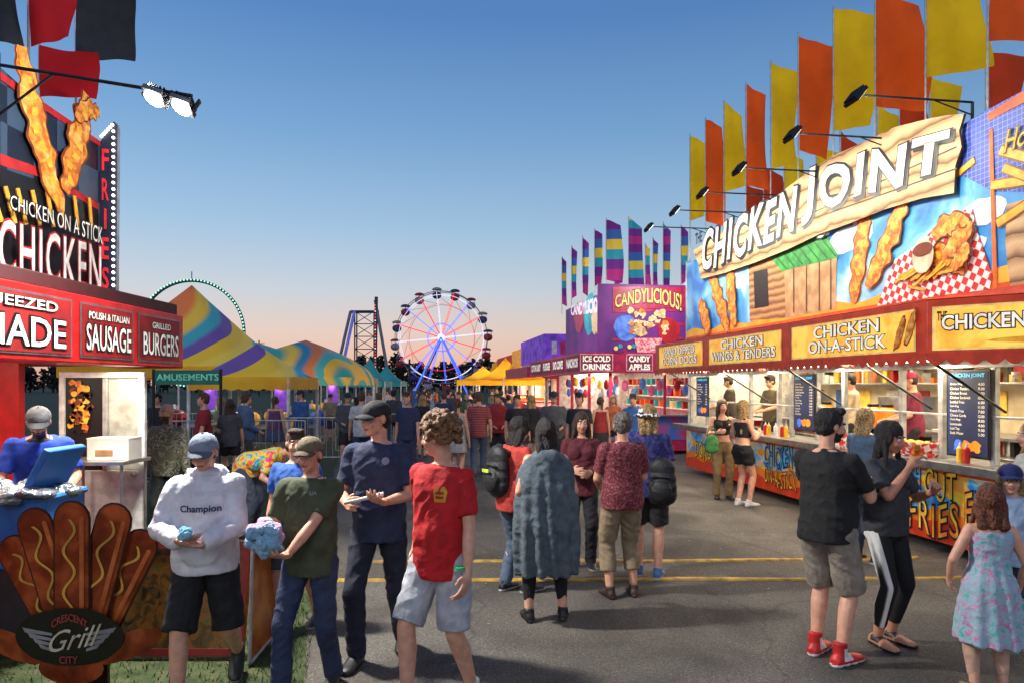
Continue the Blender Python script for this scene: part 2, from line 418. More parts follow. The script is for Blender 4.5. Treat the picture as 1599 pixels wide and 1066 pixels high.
    if cap:
        kind,cc=cap; cm=cloth('cap_%s'%(str(cc)),cc); b=MB()
        if kind=='cap':
            b.ell(HM@V((0,-.012,.038)),(.088*hs,.107*hs,.084*hs),cm,18,7,z0=-.12,M3=H3.normalized())
            bm_=cloth('brim_%s'%(str(fit.get('brim',cc))),fit.get('brim',cc))
            for dz in(0,-.007):
                b.grid(lambda u,v:HM@V(((u*2-1)*.076*(1-.16*v*v),.086*math.sqrt(max(0,1-((u*2-1)*.76)**2))+.082*v*(1-.38*(u*2-1)**2)-.004,.042-.02*(u*2-1)**2-.018*v+dz)),12,5,bm_)
            b.ell(HM@V((0,-.012,.123)),.007,cm,6,4)
        else:
            b.ell(HM@V((0,-.012,.03)),(.093*hs,.110*hs,.088*hs),cm,18,6,z0=0.02,M3=H3.normalized())
            def bk(u,v): t=u*6.283; k=1+v*.5; return HM@V((math.cos(t)*.092*k,-.012+math.sin(t)*.109*k,.032-.035*v))
            b.grid(bk,20,3,cm)
        b.v=[p*s for p in b.v]; b.build('cap' if kind=='cap' else 'bucket_hat',body,local=True)
    ty,cc=fit.get('shirt',('tee',(200,200,200))); cm=cc if not isinstance(cc,tuple) else cloth('%s_%d_%d_%d'%((ty,)+cc),cc); C=PR(); ex=None; shirt=None
    am=.013 if res<.012 else .007
    if ty in('tee','hoodie','long','polo'):
        off=.016 if ty!='hoodie' else .034
        hem=(.176,.152) if ty!='hoodie' else (.198,.170)
        if fem: hem=(.172,.144)
        torso(C,fit.get('hem',.83),1.462,off,hem); C.cone(sp((0,-.012,1.44)),.084,sp((0,-.008,1.478)),.066,(0,0))
        for sh,el,wr,q,key in arms:
            r0=.063*aw if ty!='hoodie' else .078
            C.ell(sp((q*shw*.72,-.01,1.395)),(.08,.072,.066))
            if ty in('tee','polo'): e=sh.lerp(el,.78); C.cone(sh,r0*1.0,e,r0*1.0,(1,0))
            else:
                k=.052 if ty=='long' else .066
                C.cone(sh,r0,el,k); C.cone(el,k,wr.lerp(el,.12),k*.86); C.cone(wr.lerp(el,.14),.042,wr.lerp(el,-.02),.040,(0,0))
        if ty=='hoodie':
            C.ell(sp((0,-.10,1.45)),(.13,.08,.085)); C.ell(sp((0,-.01,1.485)),(.105,.10,.035))
            for q in(-1,1): C.cone(sp((q*.10,-.02,1.49)),.03,sp((q*.02,.10,1.42)),.025)
            C.ell(sp((0,.158,1.0)),(.12,.03,.08))
    elif ty in('crop','tank'):
        torso(C,1.14 if ty=='crop' else .88,1.40,.012,None if ty=='crop' else (.17,.14))
        for q in(-1,1): C.cone(sp((q*.09,.06,1.39)),.022,sp((q*.085,-.05,1.45)),.02)
    elif ty=='dress':
        rs=[]
        for i in range(20):
            z=1.40-.92*i/19; rx,ry,yo=TPz(z); k=max(0,(1.22-z)/.75); rx=(rx+.016)*(1-min(1,k*2))+(.18+.08*k)*min(1,k*2); ry=(ry+.016)*(1-min(1,k*2))+(.15+.07*k)*min(1,k*2)
            rs.append(ringp(z,rx,ry,yo))
        C.rings(rs[::-1])
        for q in(-1,1): C.cone(sp((q*.09,.06,1.39)),.02,sp((q*.09,-.06,1.43)),.022)
        ex=lambda p,n:.014*max(0,(1.25-p.z))*math.sin(math.atan2(p.y,p.x)*11+p.z*2)*1.2
    elif ty=='cloak':
        rs=[]
        for z,rx,ry,yo in((.44,.27,.20,-.02),(.65,.285,.205,-.02),(.85,.285,.20,-.02),(1.05,.275,.195,-.01),(1.2,.262,.18,-.01),(1.32,.24,.155,-.01),(1.40,.20,.125,-.01),(1.45,.135,.10,-.015),(1.49,.085,.075,-.015)): rs.append(ringp(z,rx,ry,yo,28))
        C.rings(rs); C.ell(sp((0,-.10,1.41)),(.12,.06,.10)); C.ell(sp((0,-.13,1.33)),(.07,.045,.08))
        ex=lambda p,n:.014*max(0,min(.8,1.42-p.z))*math.sin(math.atan2(p.y,p.x)*13+p.z*1.5+2*noise.noise(V((p.x*3,p.y*3,p.z*2))))*1.6
    if C.v:
        nm={'tee':'shirt','polo':'shirt','hoodie':'hoodie','long':'sweater','crop':'top','tank':'top','dress':'dress','cloak':'cloak'}[ty]
        shirt=child(C,nm,[cm],am,extra=ex)
    bt,cc=fit.get('bottom',('pants',(40,46,60)))
    if bt!='none':
        cm=cc if not isinstance(cc,tuple) else cloth('%s_%d_%d_%d'%((bt,)+cc),cc); C=PR()
        if bt=='skirt':
            C.rings([ringp(z,rx,ry,0) for z,rx,ry in((.62,.2,.16),(.8,.195,.155),(.95,.165,.128),(1.03,.145,.11))])
        else:
            o_={'leggings':.009,'shorts':.023,'pants':.015,'capri':.020}[bt]
            torso(C,.845,1.03 if ty=='crop' else .93,min(o_,.010),None,False)
            for i,(hp,kn,an) in enumerate(legs):
                r1=.084*aw+o_
                C.ell(hp+V((0,-.01,-.02)),(r1,r1*1.0,.09))
                if bt=='shorts': e=hp.lerp(kn,fit.get('sl',.9)); C.cone(hp,r1,e,r1*.93,(1,0))
                elif bt=='leggings': C.cone(hp,r1,kn,.062); C.cone(kn,.062,kn.lerp(an,.4)+V((0,-.01,0)),.063); C.cone(kn.lerp(an,.4)+V((0,-.01,0)),.063,kn.lerp(an,.8),.044,(1,0))
                elif bt=='capri': C.cone(hp,r1,kn,.084); C.cone(kn,.084,kn.lerp(an,.62),.078,(1,0))
                else: C.cone(hp,r1,kn,.071); C.cone(kn,.071,kn.lerp(an,.5)+V((0,-.008,0)),.068); C.cone(kn.lerp(an,.5)+V((0,-.008,0)),.068,an+V((0,0,-.02)),.060,(1,0))
        child(C,{'pants':'trousers','capri':'trousers','shorts':'shorts','skirt':'skirt','leggings':'leggings'}[bt],[cm],am if bt!='leggings' else .002)
    sc_=fit.get('shoes',((30,30,34),(210,210,210)))
    su=mat('shoe_%d_%d_%d'%sc_[0],sc_[0],r=.5); so=mat('sole_%d_%d_%d'%sc_[1],sc_[1],r=.5)
    su2=mat('shoe2_%d_%d_%d'%sc_[2],sc_[2],r=.5) if len(sc_)>2 else su
    for i,(hp,kn,an) in enumerate(legs):
        q=(-1,1)[i]; ft=(lf,rf)[i]; lift=ft[2] if len(ft)>2 else 0
        Ms=Matrix.Translation((an.x,an.y,lift))@Matrix.Rotation(-q*.14,4,'Z')
        if lift>.03: Ms=Matrix.Translation(an)@Matrix.Rotation(-.7,4,'X')@Matrix.Translation((0,0,-.085))
        C=PR(); rs=[]; bs_=fit.get('bigshoe',1.)
        for y,rx,z1 in((-.075,.028,.06),(-.06,.038,.085),(-.02,.044,.10),(.03,.047,.09),(.08,.052,.068),(.13,.053,.056),(.17,.047,.05),(.20,.028,.038)):
            rs.append([Ms@V((rx*bs_*math.cos(2*math.pi*k/14), y*bs_, z1/2+z1/2*math.sin(2*math.pi*k/14))) for k in range(14)])
        C.rings(rs)
        for y,w in((-.04,.038),(.02,.044),(.08,.052),(.14,.052)): C.ell(Ms@V((0,y*bs_,.018)),(w*bs_,.05,.018),Ms.to_3x3())
        C.cone(Ms@V((0,-.015,.06)),.047,Ms@V((0,-.01,fit.get('shz',.115))),.046,(0,0))
        MI=Ms.inverted()
        child(C,'shoe',[su,so,su2],0,vox=max(res,.0085),sm=1,mfn=lambda c:(1 if (MI@(c/s)).z<.026 else 2 if (.05<(MI@(c/s)).z<.13 and -.03<(MI@(c/s)).y<.06) else 0))
    Mw=TOPM[body.name]
    return body,shirt,[Mw@(x*s) for x in hands],s
def decal(body,shirt,text,cx,cz,w,m,s,back=False,bold=.03,name='logo',polys=None):
    bt=BVHTree.FromPolygons([v.co.copy() for v in shirt.data.vertices],[tuple(p.vertices) for p in shirt.data.polygons])
    b=MB(); sg=-1 if back else 1
    def pr(x,z,o=.004):
        h=bt.ray_cast(V((x,sg*.6,z)),V((0,-sg,0)))
        return V((x,h[0].y+sg*o,z)) if h[0] else V((x,sg*.2,z))
    if polys:
        for P_,m_,o in polys:
            b.add([pr((cx-x*sg)*s,(cz+z)*s,o) for x,z in P_],[tuple(range(len(P_)))],m_)
    if text:
        vs,fs,asp=textgeo(text,bold); hh=w/asp
        b.add([pr((cx-(a-.5)*w*sg)*s,(cz+(c-.5)*hh)*s,.007) for a,c in vs],fs,m)
    return b.build(name,shirt,local=True)
# ================================================================ PEOPLE (near)
GR='people walking through the fairground'
def nrm(px,Y): return (px-800)/F*Y
hood=cloth('hoodie_white',(212,212,218),.4,(192,192,200))
p1=person('boy in white hoodie, black shorts and grey cap holding candy floss',nrm(322,4.15),4.15,1.64,192,
 dict(rf=(.12,.22),lf=(-.14,-.30,.10),rh=(.10,.28,1.08),lh=(-.06,.30,1.06),drh=(-.75,.6,.1),dlh=(.6,.7,.05),nrh=(0,0,1),nlh=(0,0,1),pitch=-16,yaw=-6,drop=.03,curl=16,elr=(.8,-.6,-.4),ell=(-.8,-.6,-.4)),
 dict(hair=('short','brown'),cap=('cap',(128,142,158)),brim=(84,94,108),shirt=('hoodie',hood),bottom=('shorts',(22,22,26)),sl=1.02,shoes=((24,24,26),(220,220,220)),hem=.86),group=GR,res=.0075)
decal(p1[0],p1[1],'Champion',0,1.245,.24,mat('navy_print',(30,32,84),r=.7),p1[3],bold=.02)
p2=person('boy in olive t-shirt, camouflage cap and jeans holding candy floss',nrm(486,4.25),4.25,1.60,176,
 dict(rf=(.13,.20),lf=(-.12,-.12,.0),rh=(.17,.28,1.07),lh=(.04,.31,.99),drh=(-.3,.9,.3),dlh=(.3,.9,.1),nrh=(-.6,0,.8),nlh=(.2,0,1),yaw=-6,pitch=-5,curl=20,drop=.025,ell=(-1,-.7,-.6)),
 dict(hair=('short','brown'),cap=('cap',(110,98,72)),brim=(84,70,52),shirt=('tee',(68,76,52)),bottom=('pants',(44,56,86)),shoes=((60,60,64),(200,200,200))),group=GR,res=.0075)
decal(p2[0],p2[1],'UA',-.06,1.36,.045,mat('grey_print',(150,150,140)),p2[3],bold=.03)
p3=person('young man in navy t-shirt and black cap holding a paper stick',nrm(592,4.75),4.75,1.82,178,
 dict(rf=(.12,.12),lf=(-.12,-.22),rh=(.14,.26,1.07),lh=(-.10,.27,1.09),drh=(-.3,.9,.2),dlh=(.3,.9,.2),yaw=-40,pitch=-5,nlh=(0,-.3,1),drop=.03,ell=(-.7,-1,-.6),elr=(.7,-1,-.6)),
 dict(hair=('short','dark'),cap=('cap',(34,34,38)),shirt=('tee',(40,50,80)),bottom=('pants',(32,38,56)),shoes=((24,24,26),(40,40,44))),group=GR,res=.0075)
decal(p3[0],p3[1],None,-.07,1.33,.04,None,p3[3],polys=[([(.026*math.cos(t*.785),.026*math.sin(t*.785)) for t in range(8)],mat('pale_print',(130,140,162)),.005)],name='emblem')
p4=person('boy with curly hair in red t-shirt and pale grey shorts',nrm(690,4.06),4.06,1.73,150,
 dict(rf=(.12,.18),lf=(-.11,-.16),rh=(.26,-.08,.90),lh=(-.27,.12,.84),yaw=-80,pitch=-2,drop=.03,dlh=(0,.35,-1),curl=24),
 dict(hair=('curly','curly'),shirt=('tee',(192,22,28)),bottom=('shorts',(176,178,184)),sl=.95,shoes=((200,200,200),(230,230,230)),hem=.81),group=GR,res=.0075)
yel=mat('yellow_print',(225,160,30)); rdp=mat('red_print',(170,30,20))
decal(p4[0],p4[1],None,-.075,1.28,.06,None,p4[3],name='emblem',polys=[([(-.035,-.04),(.035,-.04),(.04,.02),(.025,.05),(-.025,.05),(-.04,.02)],yel,.005),([(-.024,-.02),(.024,-.02),(.024,-.005),(-.024,-.005)],rdp,.008),([(-.024,.005),(.024,.005),(.024,.02),(-.024,.02)],rdp,.008)])
wb=thing('wristband','green paper wristband worn by the boy in red','wristband',p4[2][0])
b=MB(); c=p4[2][0]+V((0,.01,.105))
b.cyl(c-V((0,0,.008)),c+V((0,0,.008)),.031,mat('green_band',(60,190,120)),n=16); b.build('band',wb)
person('woman wrapped in a long grey fleece cloak with dark hair',nrm(853,5.5),5.5,1.63,4,dict(lf=(-.15,0),rf=(.15,.02),lh=(-.14,.16,1.1),rh=(.14,.16,1.1),yaw=12),
 dict(fem=1,hair=('bob','dark'),shirt=('cloak',cloth('fleece_grey',(86,98,106),.5,(68,80,88))),bottom=('leggings',(20,20,24)),shoes=((22,22,24),(30,30,30))),group=GR)
person('person in red shirt, jeans and dark cap looking down',nrm(802,6.25),6.25,1.62,-50,dict(lf=(-.1,-.02),rf=(.1,.1),lh=(-.1,.28,1.12),rh=(.12,.26,1.1),pitch=-15,lean=6),
 dict(hair=('bob','dark'),cap=('cap',(26,24,26)),shirt=('tee',(186,60,48)),bottom=('pants',(80,98,120)),shoes=((26,26,28),(210,210,210))),group=GR)
person('young woman with long brown hair in maroon sweater',nrm(908,7.1),7.1,1.62,176,dict(lh=(-.1,.24,1.1),rh=(.1,.24,1.12),yaw=8),
 dict(fem=1,hair=('long','brown'),shirt=('long',(96,34,44)),bottom=('pants',(34,34,42))),group=GR)
mar=ramp_mat('maroon_patterned_cloth',[(.3,(74,22,30)),(.5,(108,36,44)),(.7,(150,90,96))],b_noise(60,2),r=.85,bump=.3,bs=35)
person('woman with grey hair bun in maroon patterned top and khaki trousers',nrm(972,6.1),6.1,1.66,8,dict(lf=(-.12,0),rf=(.12,.03),lh=(-.16,.28,1.04),rh=(.17,.28,1.02),yaw=-6,curl=40),
 dict(fem=1,bw=1.16,hair=('bun','grey'),shirt=('tee',mar),bottom=('capri',(144,126,100)),shoes=((60,40,30),(50,36,28)),hem=.86),group=GR)
bh=ramp_mat('cap_pattern',[(.42,(240,240,240)),(.47,(20,20,20))],b_noise(38,1),interp='CONSTANT')
tie=ramp_mat('blue_tie_dye',[(.3,(20,30,60)),(.5,(36,50,110)),(.62,(90,60,130)),(.75,(26,34,70))],b_noise(9,2,2),r=.85,bump=.3)
p9=person('person in blue tie-dye shirt, shorts and white spotted bucket hat',nrm(1012,6.75),6.75,1.72,-14,dict(lf=(-.09,.03),rf=(.1,-.04),lh=(-.1,.25,1.1),rh=(.12,.26,1.1),yaw=20),
 dict(hair=('bob','blonde'),cap=('bucket_hat',(235,235,235)),shirt=('tee',tie),bottom=('shorts',(40,40,46)),shoes=((70,110,160),(210,210,210))),group=GR)
for c in p9[0].children:
    if c.name.startswith('bucket_hat'): c.data.materials[0]=bh
def backpack(label,px,py,Y,col,rz):
    w=W(px,py,Y); P=PR()
    for z,k in((-.12,1.),(-.04,1.0),(.04,.97),(.12,.88)): P.ell((0,0,z),(.145*k,.085*k,.12))
    P.ell((0,-.075,-.08),(.105,.05,.11)); P.cone((-.09,-.085,.06),.008,(.09,-.085,.06),.008)
    for q in(-1,1): P.cone((q*.08,.07,.18),.014,(q*.09,.11,.05),.014); P.cone((q*.09,.11,.05),.014,(q*.09,.07,-.14),.012)
    P.cone((-.03,.03,.24),.01,(.03,.03,.24),.01)
    m=remesh(P,.009,2); wrinkle(m,.006)
    o=obj_from(m,'backpack',None,[mat('nylon_%d_%d_%d'%col,col,r=.6,bump=.3)],label,None,cat='backpack')
    o.location=w; o.rotation_euler=(0,0,rz); TOPM[o.name]=Matrix.Translation(w)@Matrix.Rotation(rz,4,'Z')
    return o
bp=backpack('black backpack worn over a red shirt',778,735,6.2,(30,32,35),rad(-55))
b=MB(); b.bx(-.05,.05,-.14,-.128,-.0,.03,mat('lime_tag',(200,220,60))); b.build('tag',bp,local=True)
backpack('black backpack worn over a blue tie-dye shirt',1034,752,6.60,(24,25,31),rad(-20))
p10=person('man with dark beard in black t-shirt, grey shorts and high-top shoes',nrm(1293,4.72),4.72,1.74,-52,dict(lf=(-.10,.03),rf=(.11,-.03),rh=(.14,.34,1.16),lh=(-.12,.36,1.30),drh=(.1,.8,.4),dlh=(.0,.7,.7),yaw=-30,pitch=-4,curl=30,nlh=(.2,-.4,.9)),
 dict(bw=1.07,belly=.02,beard=1,hair=('short','dark'),shirt=('tee',(20,20,22)),bottom=('shorts',(138,128,116)),sl=1.0,shoes=((196,28,30),(235,235,235),(226,226,226)),shz=.165,bigshoe=1.12,hem=.85),group=GR,res=.0075)
def b_side(n,l,tc):
    s_=n.new('ShaderNodeSeparateXYZ'); l.new(tc.outputs['Object'],s_.inputs[0]); m=n.new('ShaderNodeMath'); m.operation='MULTIPLY_ADD'; m.inputs[1].default_value=-.075; l.new(s_.outputs[2],m.inputs[0]); l.new(s_.outputs[0],m.inputs[2]); return m.outputs[0]
leg_m=ramp_mat('striped_leggings',[(0,(16,16,19)),(.082,(16,16,19)),(.084,(215,215,215)),(.108,(215,215,215)),(.110,(16,16,19))],b_side,r=.8)
p11=person('woman with long dark hair in dark t-shirt and striped leggings eating',nrm(1384,5.0),5.0,1.64,-158,dict(lf=(-.09,-.03),rf=(.09,-.0),rh=(.06,.24,1.40),lh=(-.13,.28,1.22),drh=(-.4,.2,.9),dlh=(.2,.6,.6),yaw=14,pitch=-12,curl=38),
 dict(fem=1,skin='tan',hair=('long','dark'),shirt=('tee',(54,56,62)),bottom=('leggings',leg_m),shoes=((190,134,106),(40,38,38),(40,36,36)),shz=.07,hl=.2,hem=.88),group=GR,res=.0075)
fl=ramp_mat('floral_dress',[(.30,(70,166,156)),(.42,(146,172,186)),(.58,(150,166,184)),(.62,(206,96,140)),(.68,(148,170,184)),(.78,(120,90,160))],b_noise(24,2,.6),r=.85,bump=.3)
person('small girl with auburn hair in a teal and pink floral dress',nrm(1546,4.15),4.15,1.28,-14,dict(lh=(-.25,.14,.94),rh=(.26,.1,.92),yaw=-10,ell=(-.6,-.8,0)),
 dict(fem=1,hs=1.2,hair=('long','red'),hl=.12,shirt=('dress',fl),bottom=('leggings',(200,160,138)),shoes=((120,90,80),(90,70,60))),group=GR,res=.0075)
person('child in blue shirt and navy baseball cap',nrm(1578,4.9),4.9,1.32,150,dict(yaw=0),
 dict(hs=1.2,hair=('bob','blonde'),cap=('cap',(26,40,96)),shirt=('tee',(150,176,206)),bottom=('shorts',(60,70,90))),group=GR)
person('woman with blonde hair in striped top at the food counter',nrm(1612,5.6),5.6,1.60,80,dict(),
 dict(fem=1,hair=('long','blonde'),shirt=('tee',(176,176,170)),bottom=('pants',(50,60,80))),group=GR)
person('woman with long brown hair in black crop top and khaki trousers',nrm(1128,11.4),11.4,1.66,176,dict(lf=(-.1,.05),rf=(.1,0),rh=(.14,.24,1.18),lh=(-.22,.05,.9),yaw=10),
 dict(fem=1,hair=('long','brown'),shirt=('crop',(22,22,24)),bottom=('pants',(150,124,84)),shoes=((40,36,32),(30,30,30))),group=GR,res=.010)
person('woman with long blonde hair in black crop top and black shorts',nrm(1160,10.7),10.7,1.66,-64,dict(lf=(-.09,.0),rf=(.09,.06),rh=(.1,.28,1.2),lh=(-.1,.26,1.14),yaw=-4,pitch=-6),
 dict(fem=1,hair=('long','blonde'),shirt=('crop',(24,24,27)),bottom=('shorts',(20,20,24)),sl=.5,shoes=((225,225,225),(235,235,235))),group=GR,res=.010)
person('woman with blonde hair in denim jacket ordering at the counter',nrm(1352,7.3),7.3,1.66,-60,dict(lh=(-.1,.3,1.1),rh=(.1,.3,1.1)),
 dict(fem=1,hair=('bob','blonde'),shirt=('long',(80,102,128)),bottom=('pants',(40,50,70))),group=GR,res=.010)
camo=ramp_mat('camouflage_cloth',[(.35,(110,108,84)),(.48,(156,152,130)),(.56,(86,88,68)),(.66,(176,172,152))],b_noise(12,2,1),interp='CONSTANT',r=.85,bump=.3)
person('bald bearded man in camouflage long sleeved shirt',nrm(262,8.4),8.4,1.68,192,dict(lh=(-.25,.1,.86),rh=(.22,.16,.9),yaw=-30),
 dict(hair=('bald','ltbrown'),beard=1,shirt=('long',camo),bottom=('pants',(60,62,60))),group=GR,res=.010)
rtd=ramp_mat('rainbow_tie_dye',[(.2,(40,60,190)),(.38,(40,170,190)),(.5,(240,200,40)),(.6,(230,90,60)),(.75,(200,50,150))],b_noise(6,2,2),r=.85,bump=.3)
person('person in rainbow tie-dye shirt bending forward over a table',nrm(385,8.4),8.4,1.66,-92,dict(lean=74,lh=(-.2,.5,.72),rh=(.2,.52,.7),pitch=-50,drop=.02),
 dict(hair=('short','brown'),shirt=('tee',rtd),bottom=('pants',(60,70,90))),group=GR,res=.010)
person('man in blue t-shirt and grey shorts walking behind the boys',nrm(462,5.3),5.3,1.56,170,dict(lf=(-.1,-.2),rf=(.1,.1),yaw=30),
 dict(hair=('short','brown'),shirt=('tee',(40,86,168)),bottom=('shorts',(80,84,92))),group=GR,res=.010)
person('worker in blue polo shirt and grey cap leaning over a cooler',nrm(66,5.9),5.9,1.80,-150,dict(lean=24,lh=(-.2,.46,1.0),rh=(.2,.46,1.0),pitch=-26,drop=.02),
 dict(bw=1.1,hair=('short','dark'),cap=('cap',(90,92,98)),brim=(60,62,66),beard=1,shirt=('polo',(30,68,184)),bottom=('pants',(26,26,30))),group=None,res=.010)
# crowd templates
CR=[]
def tmpl(lbl,hh,pose,fit):
    o=person(lbl,0,0,hh,0,pose,fit,group='crowd walking down the midway',face=False,res=.015)[0]; CR.append(o); return o
tmpl('man in t-shirt and jeans in the midway crowd',1.76,dict(lf=(-.1,-.15),rf=(.1,.2),lh=(-.25,.12,.87),rh=(.25,-.05,.87)),dict(hair=('short','dark'),shirt=('tee',(60,60,70)),bottom=('pants',(50,60,84))))
tmpl('woman with long hair in t-shirt and shorts in the crowd',1.64,dict(lf=(-.09,.12),rf=(.09,-.14),lh=(-.1,.25,1.1)),dict(fem=1,hair=('long','brown'),shirt=('tee',(120,120,124)),bottom=('shorts',(36,38,44)),sl=.6))
tmpl('man in cap, long sleeved shirt and shorts in the crowd',1.78,dict(lf=(-.12,.0),rf=(.12,.05),lh=(-.15,.25,1.05),rh=(.15,.25,1.05)),dict(bw=1.12,hair=('short','dark'),cap=('cap',(40,44,60)),shirt=('long',(70,74,80)),bottom=('shorts',(110,104,92))))
tmpl('woman with dark ponytail in tank top and skirt in the crowd',1.63,dict(lf=(-.08,.1),rf=(.08,-.1)),dict(fem=1,hair=('pony','dark'),shirt=('tank',(60,70,90)),bottom=('skirt',(200,200,200))))
tmpl('person in hooded sweatshirt and dark trousers in the crowd',1.70,dict(lf=(-.1,.05),rf=(.1,-.05),lh=(-.12,.2,1.0),rh=(.12,.2,1.0)),dict(hair=('short','ltbrown'),shirt=('hoodie',(90,36,40)),bottom=('pants',(28,28,34))))
plaid=ramp_mat('plaid_red',[(.2,(140,36,42)),(.5,(70,26,36)),(.7,(170,100,96))],b_wave(9,0,'BANDS'),r=.85)
pal=[(170,172,178),(44,54,90),(150,36,40),(34,34,40),(90,116,150),(196,196,198),(60,90,66),(110,66,110),(190,100,56),(50,90,150),(80,80,86),(140,136,106),(200,150,120)]
bot=[(50,62,92),(34,34,40),(140,130,108),(70,86,120),(96,92,86),(40,40,44)]
names={'cloth_tee_60_60_70':1,'cloth_tee_120_120_124':1,'cloth_long_70_74_80':1,'cloth_tank_60_70_90':1,'cloth_hoodie_90_36_40':1,'cloth_pants_50_60_84':2,'cloth_shorts_36_38_44':2,'cloth_shorts_110_104_92':2,'cloth_skirt_200_200_200':2,'cloth_pants_28_28_34':2}
NM=dict(zip(pal,['light grey','navy','dark red','black','denim blue','white','green','purple','orange','blue','charcoal','olive','peach']))
KND={0:'man in %s t-shirt and jeans in the midway crowd',1:'woman with long hair in %s t-shirt and shorts',2:'man in cap, %s long sleeved shirt and shorts',3:'woman with ponytail in %s top and skirt',4:'person in %s hooded sweatshirt and dark trousers'}
def crowd(i,px,Y,hd,sc=1,c=None,b_=None):
    c=c or R.choice(pal); b_=b_ or R.choice(bot)
    cm=c if not isinstance(c,tuple) else cloth('crowd_%d_%d_%d'%c,c,.2); bm=cloth('crowdb_%d_%d_%d'%b_,b_,.2)
    over={k:(cm if v==1 else bm) for k,v in names.items()}
    if R.random()<.5: over['hair_dark']=MC['hair_ltbrown']; over['hair_brown']=MC['hair_blonde']
    return copy_thing(CR[i],(nrm(px,Y),Y,0),rad(hd),sc,over,KND[i]%(NM.get(c,'plain') if isinstance(c,tuple) else 'red plaid'))
K_=pal[3]; NV=pal[1]
spec=[(0,565,14.2,10,1,pal[5],bot[0]),(2,543,15.5,200,.97,pal[10],None),(0,637,13.2,170,1,NV,None),(4,592,17,20,1,K_,None),(1,660,17.5,0,1,K_,None),
(0,693,16,30,1.0,NV,None),(3,715,13.4,-10,1,pal[0],(170,170,172)),(0,748,14,5,1.0,plaid,(84,98,124)),(4,777,15.6,-170,1,pal[2],None),(0,808,14.5,190,.96,K_,None),(1,830,15,20,1.02,K_,None),
(2,865,13.5,180,1,pal[10],None),(0,905,12.5,160,1,K_,bot[0]),(4,990,13,150,1.02,pal[9],None),(3,938,15.5,10,1,pal[2],bot[1]),(1,958,17,170,1,pal[8],None),
(0,318,12,120,1.0,pal[2],None),(1,360,12.5,30,1,pal[10],None),(4,385,13.4,-60,1.02,pal[4],None),(1,345,15,90,1,pal[11],None),(0,246,14,170,.98,K_,None),(3,430,16,0,1,pal[7],bot[3]),(2,470,17,150,1,pal[9],None)]
for sp_ in spec: crowd(*sp_)
for i in range(48):
    Y=R.uniform(19,50); crowd(R.randrange(5),R.uniform(510,845) if i%3==0 else R.uniform(650,830),Y,R.choice([0,10,-15,170,190,90,-60]),R.uniform(.80,1.03))
for i,t in enumerate(CR): t.location=(nrm(615+i*42,19.5+i),19.5+i,0)
# ================================================================ held things
def candy(label,c,rad_,cols,seed):
    P=PR(); rr=random.Random(seed)
    for i in range(34):
        t=rr.uniform(0,6.28);z=rr.uniform(-1,1);q=math.sqrt(1-z*z)*rad_*.62; P.ell((math.cos(t)*q,math.sin(t)*q*.8,z*rad_*.62),(rad_*rr.uniform(.2,.42),)*3)
    m=remesh(P,.006,1); wrinkle(m,.014,(46,46,46),seed)
    mm=ramp_mat('spun_sugar_%d'%seed,[(.44,cols[0]),(.54,cols[1])],b_noise(3.5,3),r=.95,bump=1,bs=120)
    o=obj_from(m,'candy_floss',None,[mm],label,None,cat='candy floss'); o.location=c; return o
m2=(p2[2][0]+p2[2][1])/2
candy('pink and blue candy floss held in both hands',m2+V((-.05,-.04,.05)),.115,((226,186,212),(150,196,224)),5)
candy('small torn piece of blue candy floss held in hands',(p1[2][0]+p1[2][1])/2+V((-.01,-.03,.035)),.04,((120,190,224),(140,205,230)),6)
ps=thing('paper_stick','rolled white paper stick held by man in navy shirt','stick',p3[2][0])
b=MB(); c=p3[2][0]; b.cyl(c+V((-.20,-.05,-.035)),c+V((.04,.0,.015)),.010,mat('white_paper',(225,225,220)),r2=.015); b.build('paper_tube',ps)
tb=thing('shopping_bag','green cloth bag hanging from an arm','bag',W(1112,690,11.0))
P=PR();P.ell((0,0,-.02),(.11,.05,.15)); P.ell((0,0,-.1),(.12,.06,.08))
m=remesh(P,.012,2); wrinkle(m,.01); obj_from(m,'bag_body',tb,[cloth('bag_green',(60,120,60))])
b=MB(); b.tube([V((math.cos(t*.3)*.07,0,.1+math.sin(t*.3)*.16)) for t in range(11)],.008,cloth('bag_green',(60,120,60))); b.build('handle',tb,local=True)
fd=thing('chicken_skewer','fried chicken piece held up to be eaten','food',p11[2][1]+V((0,0,.01)))
P=PR()
for i in range(5): P.ell((R.uniform(-.02,.02),R.uniform(-.02,.02),.02*i),(.025,.025,.022))
m=remesh(P,.006,1); wrinkle(m,.006,(60,60,60)); obj_from(m,'fried_chicken',fd,[FRIED])
# ================================================================ GROUND
asph=ramp_mat('asphalt',[(.30,(72,68,62)),(.48,(98,93,86)),(.58,(108,103,95)),(.72,(150,142,130))],b_noise(85,10),r=.9,bump=.7,bs=150)
nt=asph.node_tree; n=nt.nodes; l=nt.links; b_=n['Principled BSDF']; tc=n.new('ShaderNodeTexCoord')
nz=n.new('ShaderNodeTexNoise'); nz.inputs['Scale'].default_value=.8; nz.inputs['Detail'].default_value=8; nz.inputs['Distortion'].default_value=.8
l.new(tc.outputs['Object'],nz.inputs['Vector'])
rp=n.new('ShaderNodeValToRGB'); rp.color_ramp.elements[0].position=.36; rp.color_ramp.elements[0].color=(.48,.47,.46,1); rp.color_ramp.elements[1].position=.62; rp.color_ramp.elements[1].color=(1,1,1,1)
l.new(nz.outputs[0],rp.inputs[0]); mx=n.new('ShaderNodeMix'); mx.data_type='RGBA'; mx.blend_type='MULTIPLY'; mx.inputs[0].default_value=1
src=b_.inputs['Base Color'].links[0].from_socket; l.new(src,mx.inputs[6]); l.new(rp.outputs[0],mx.inputs[7])
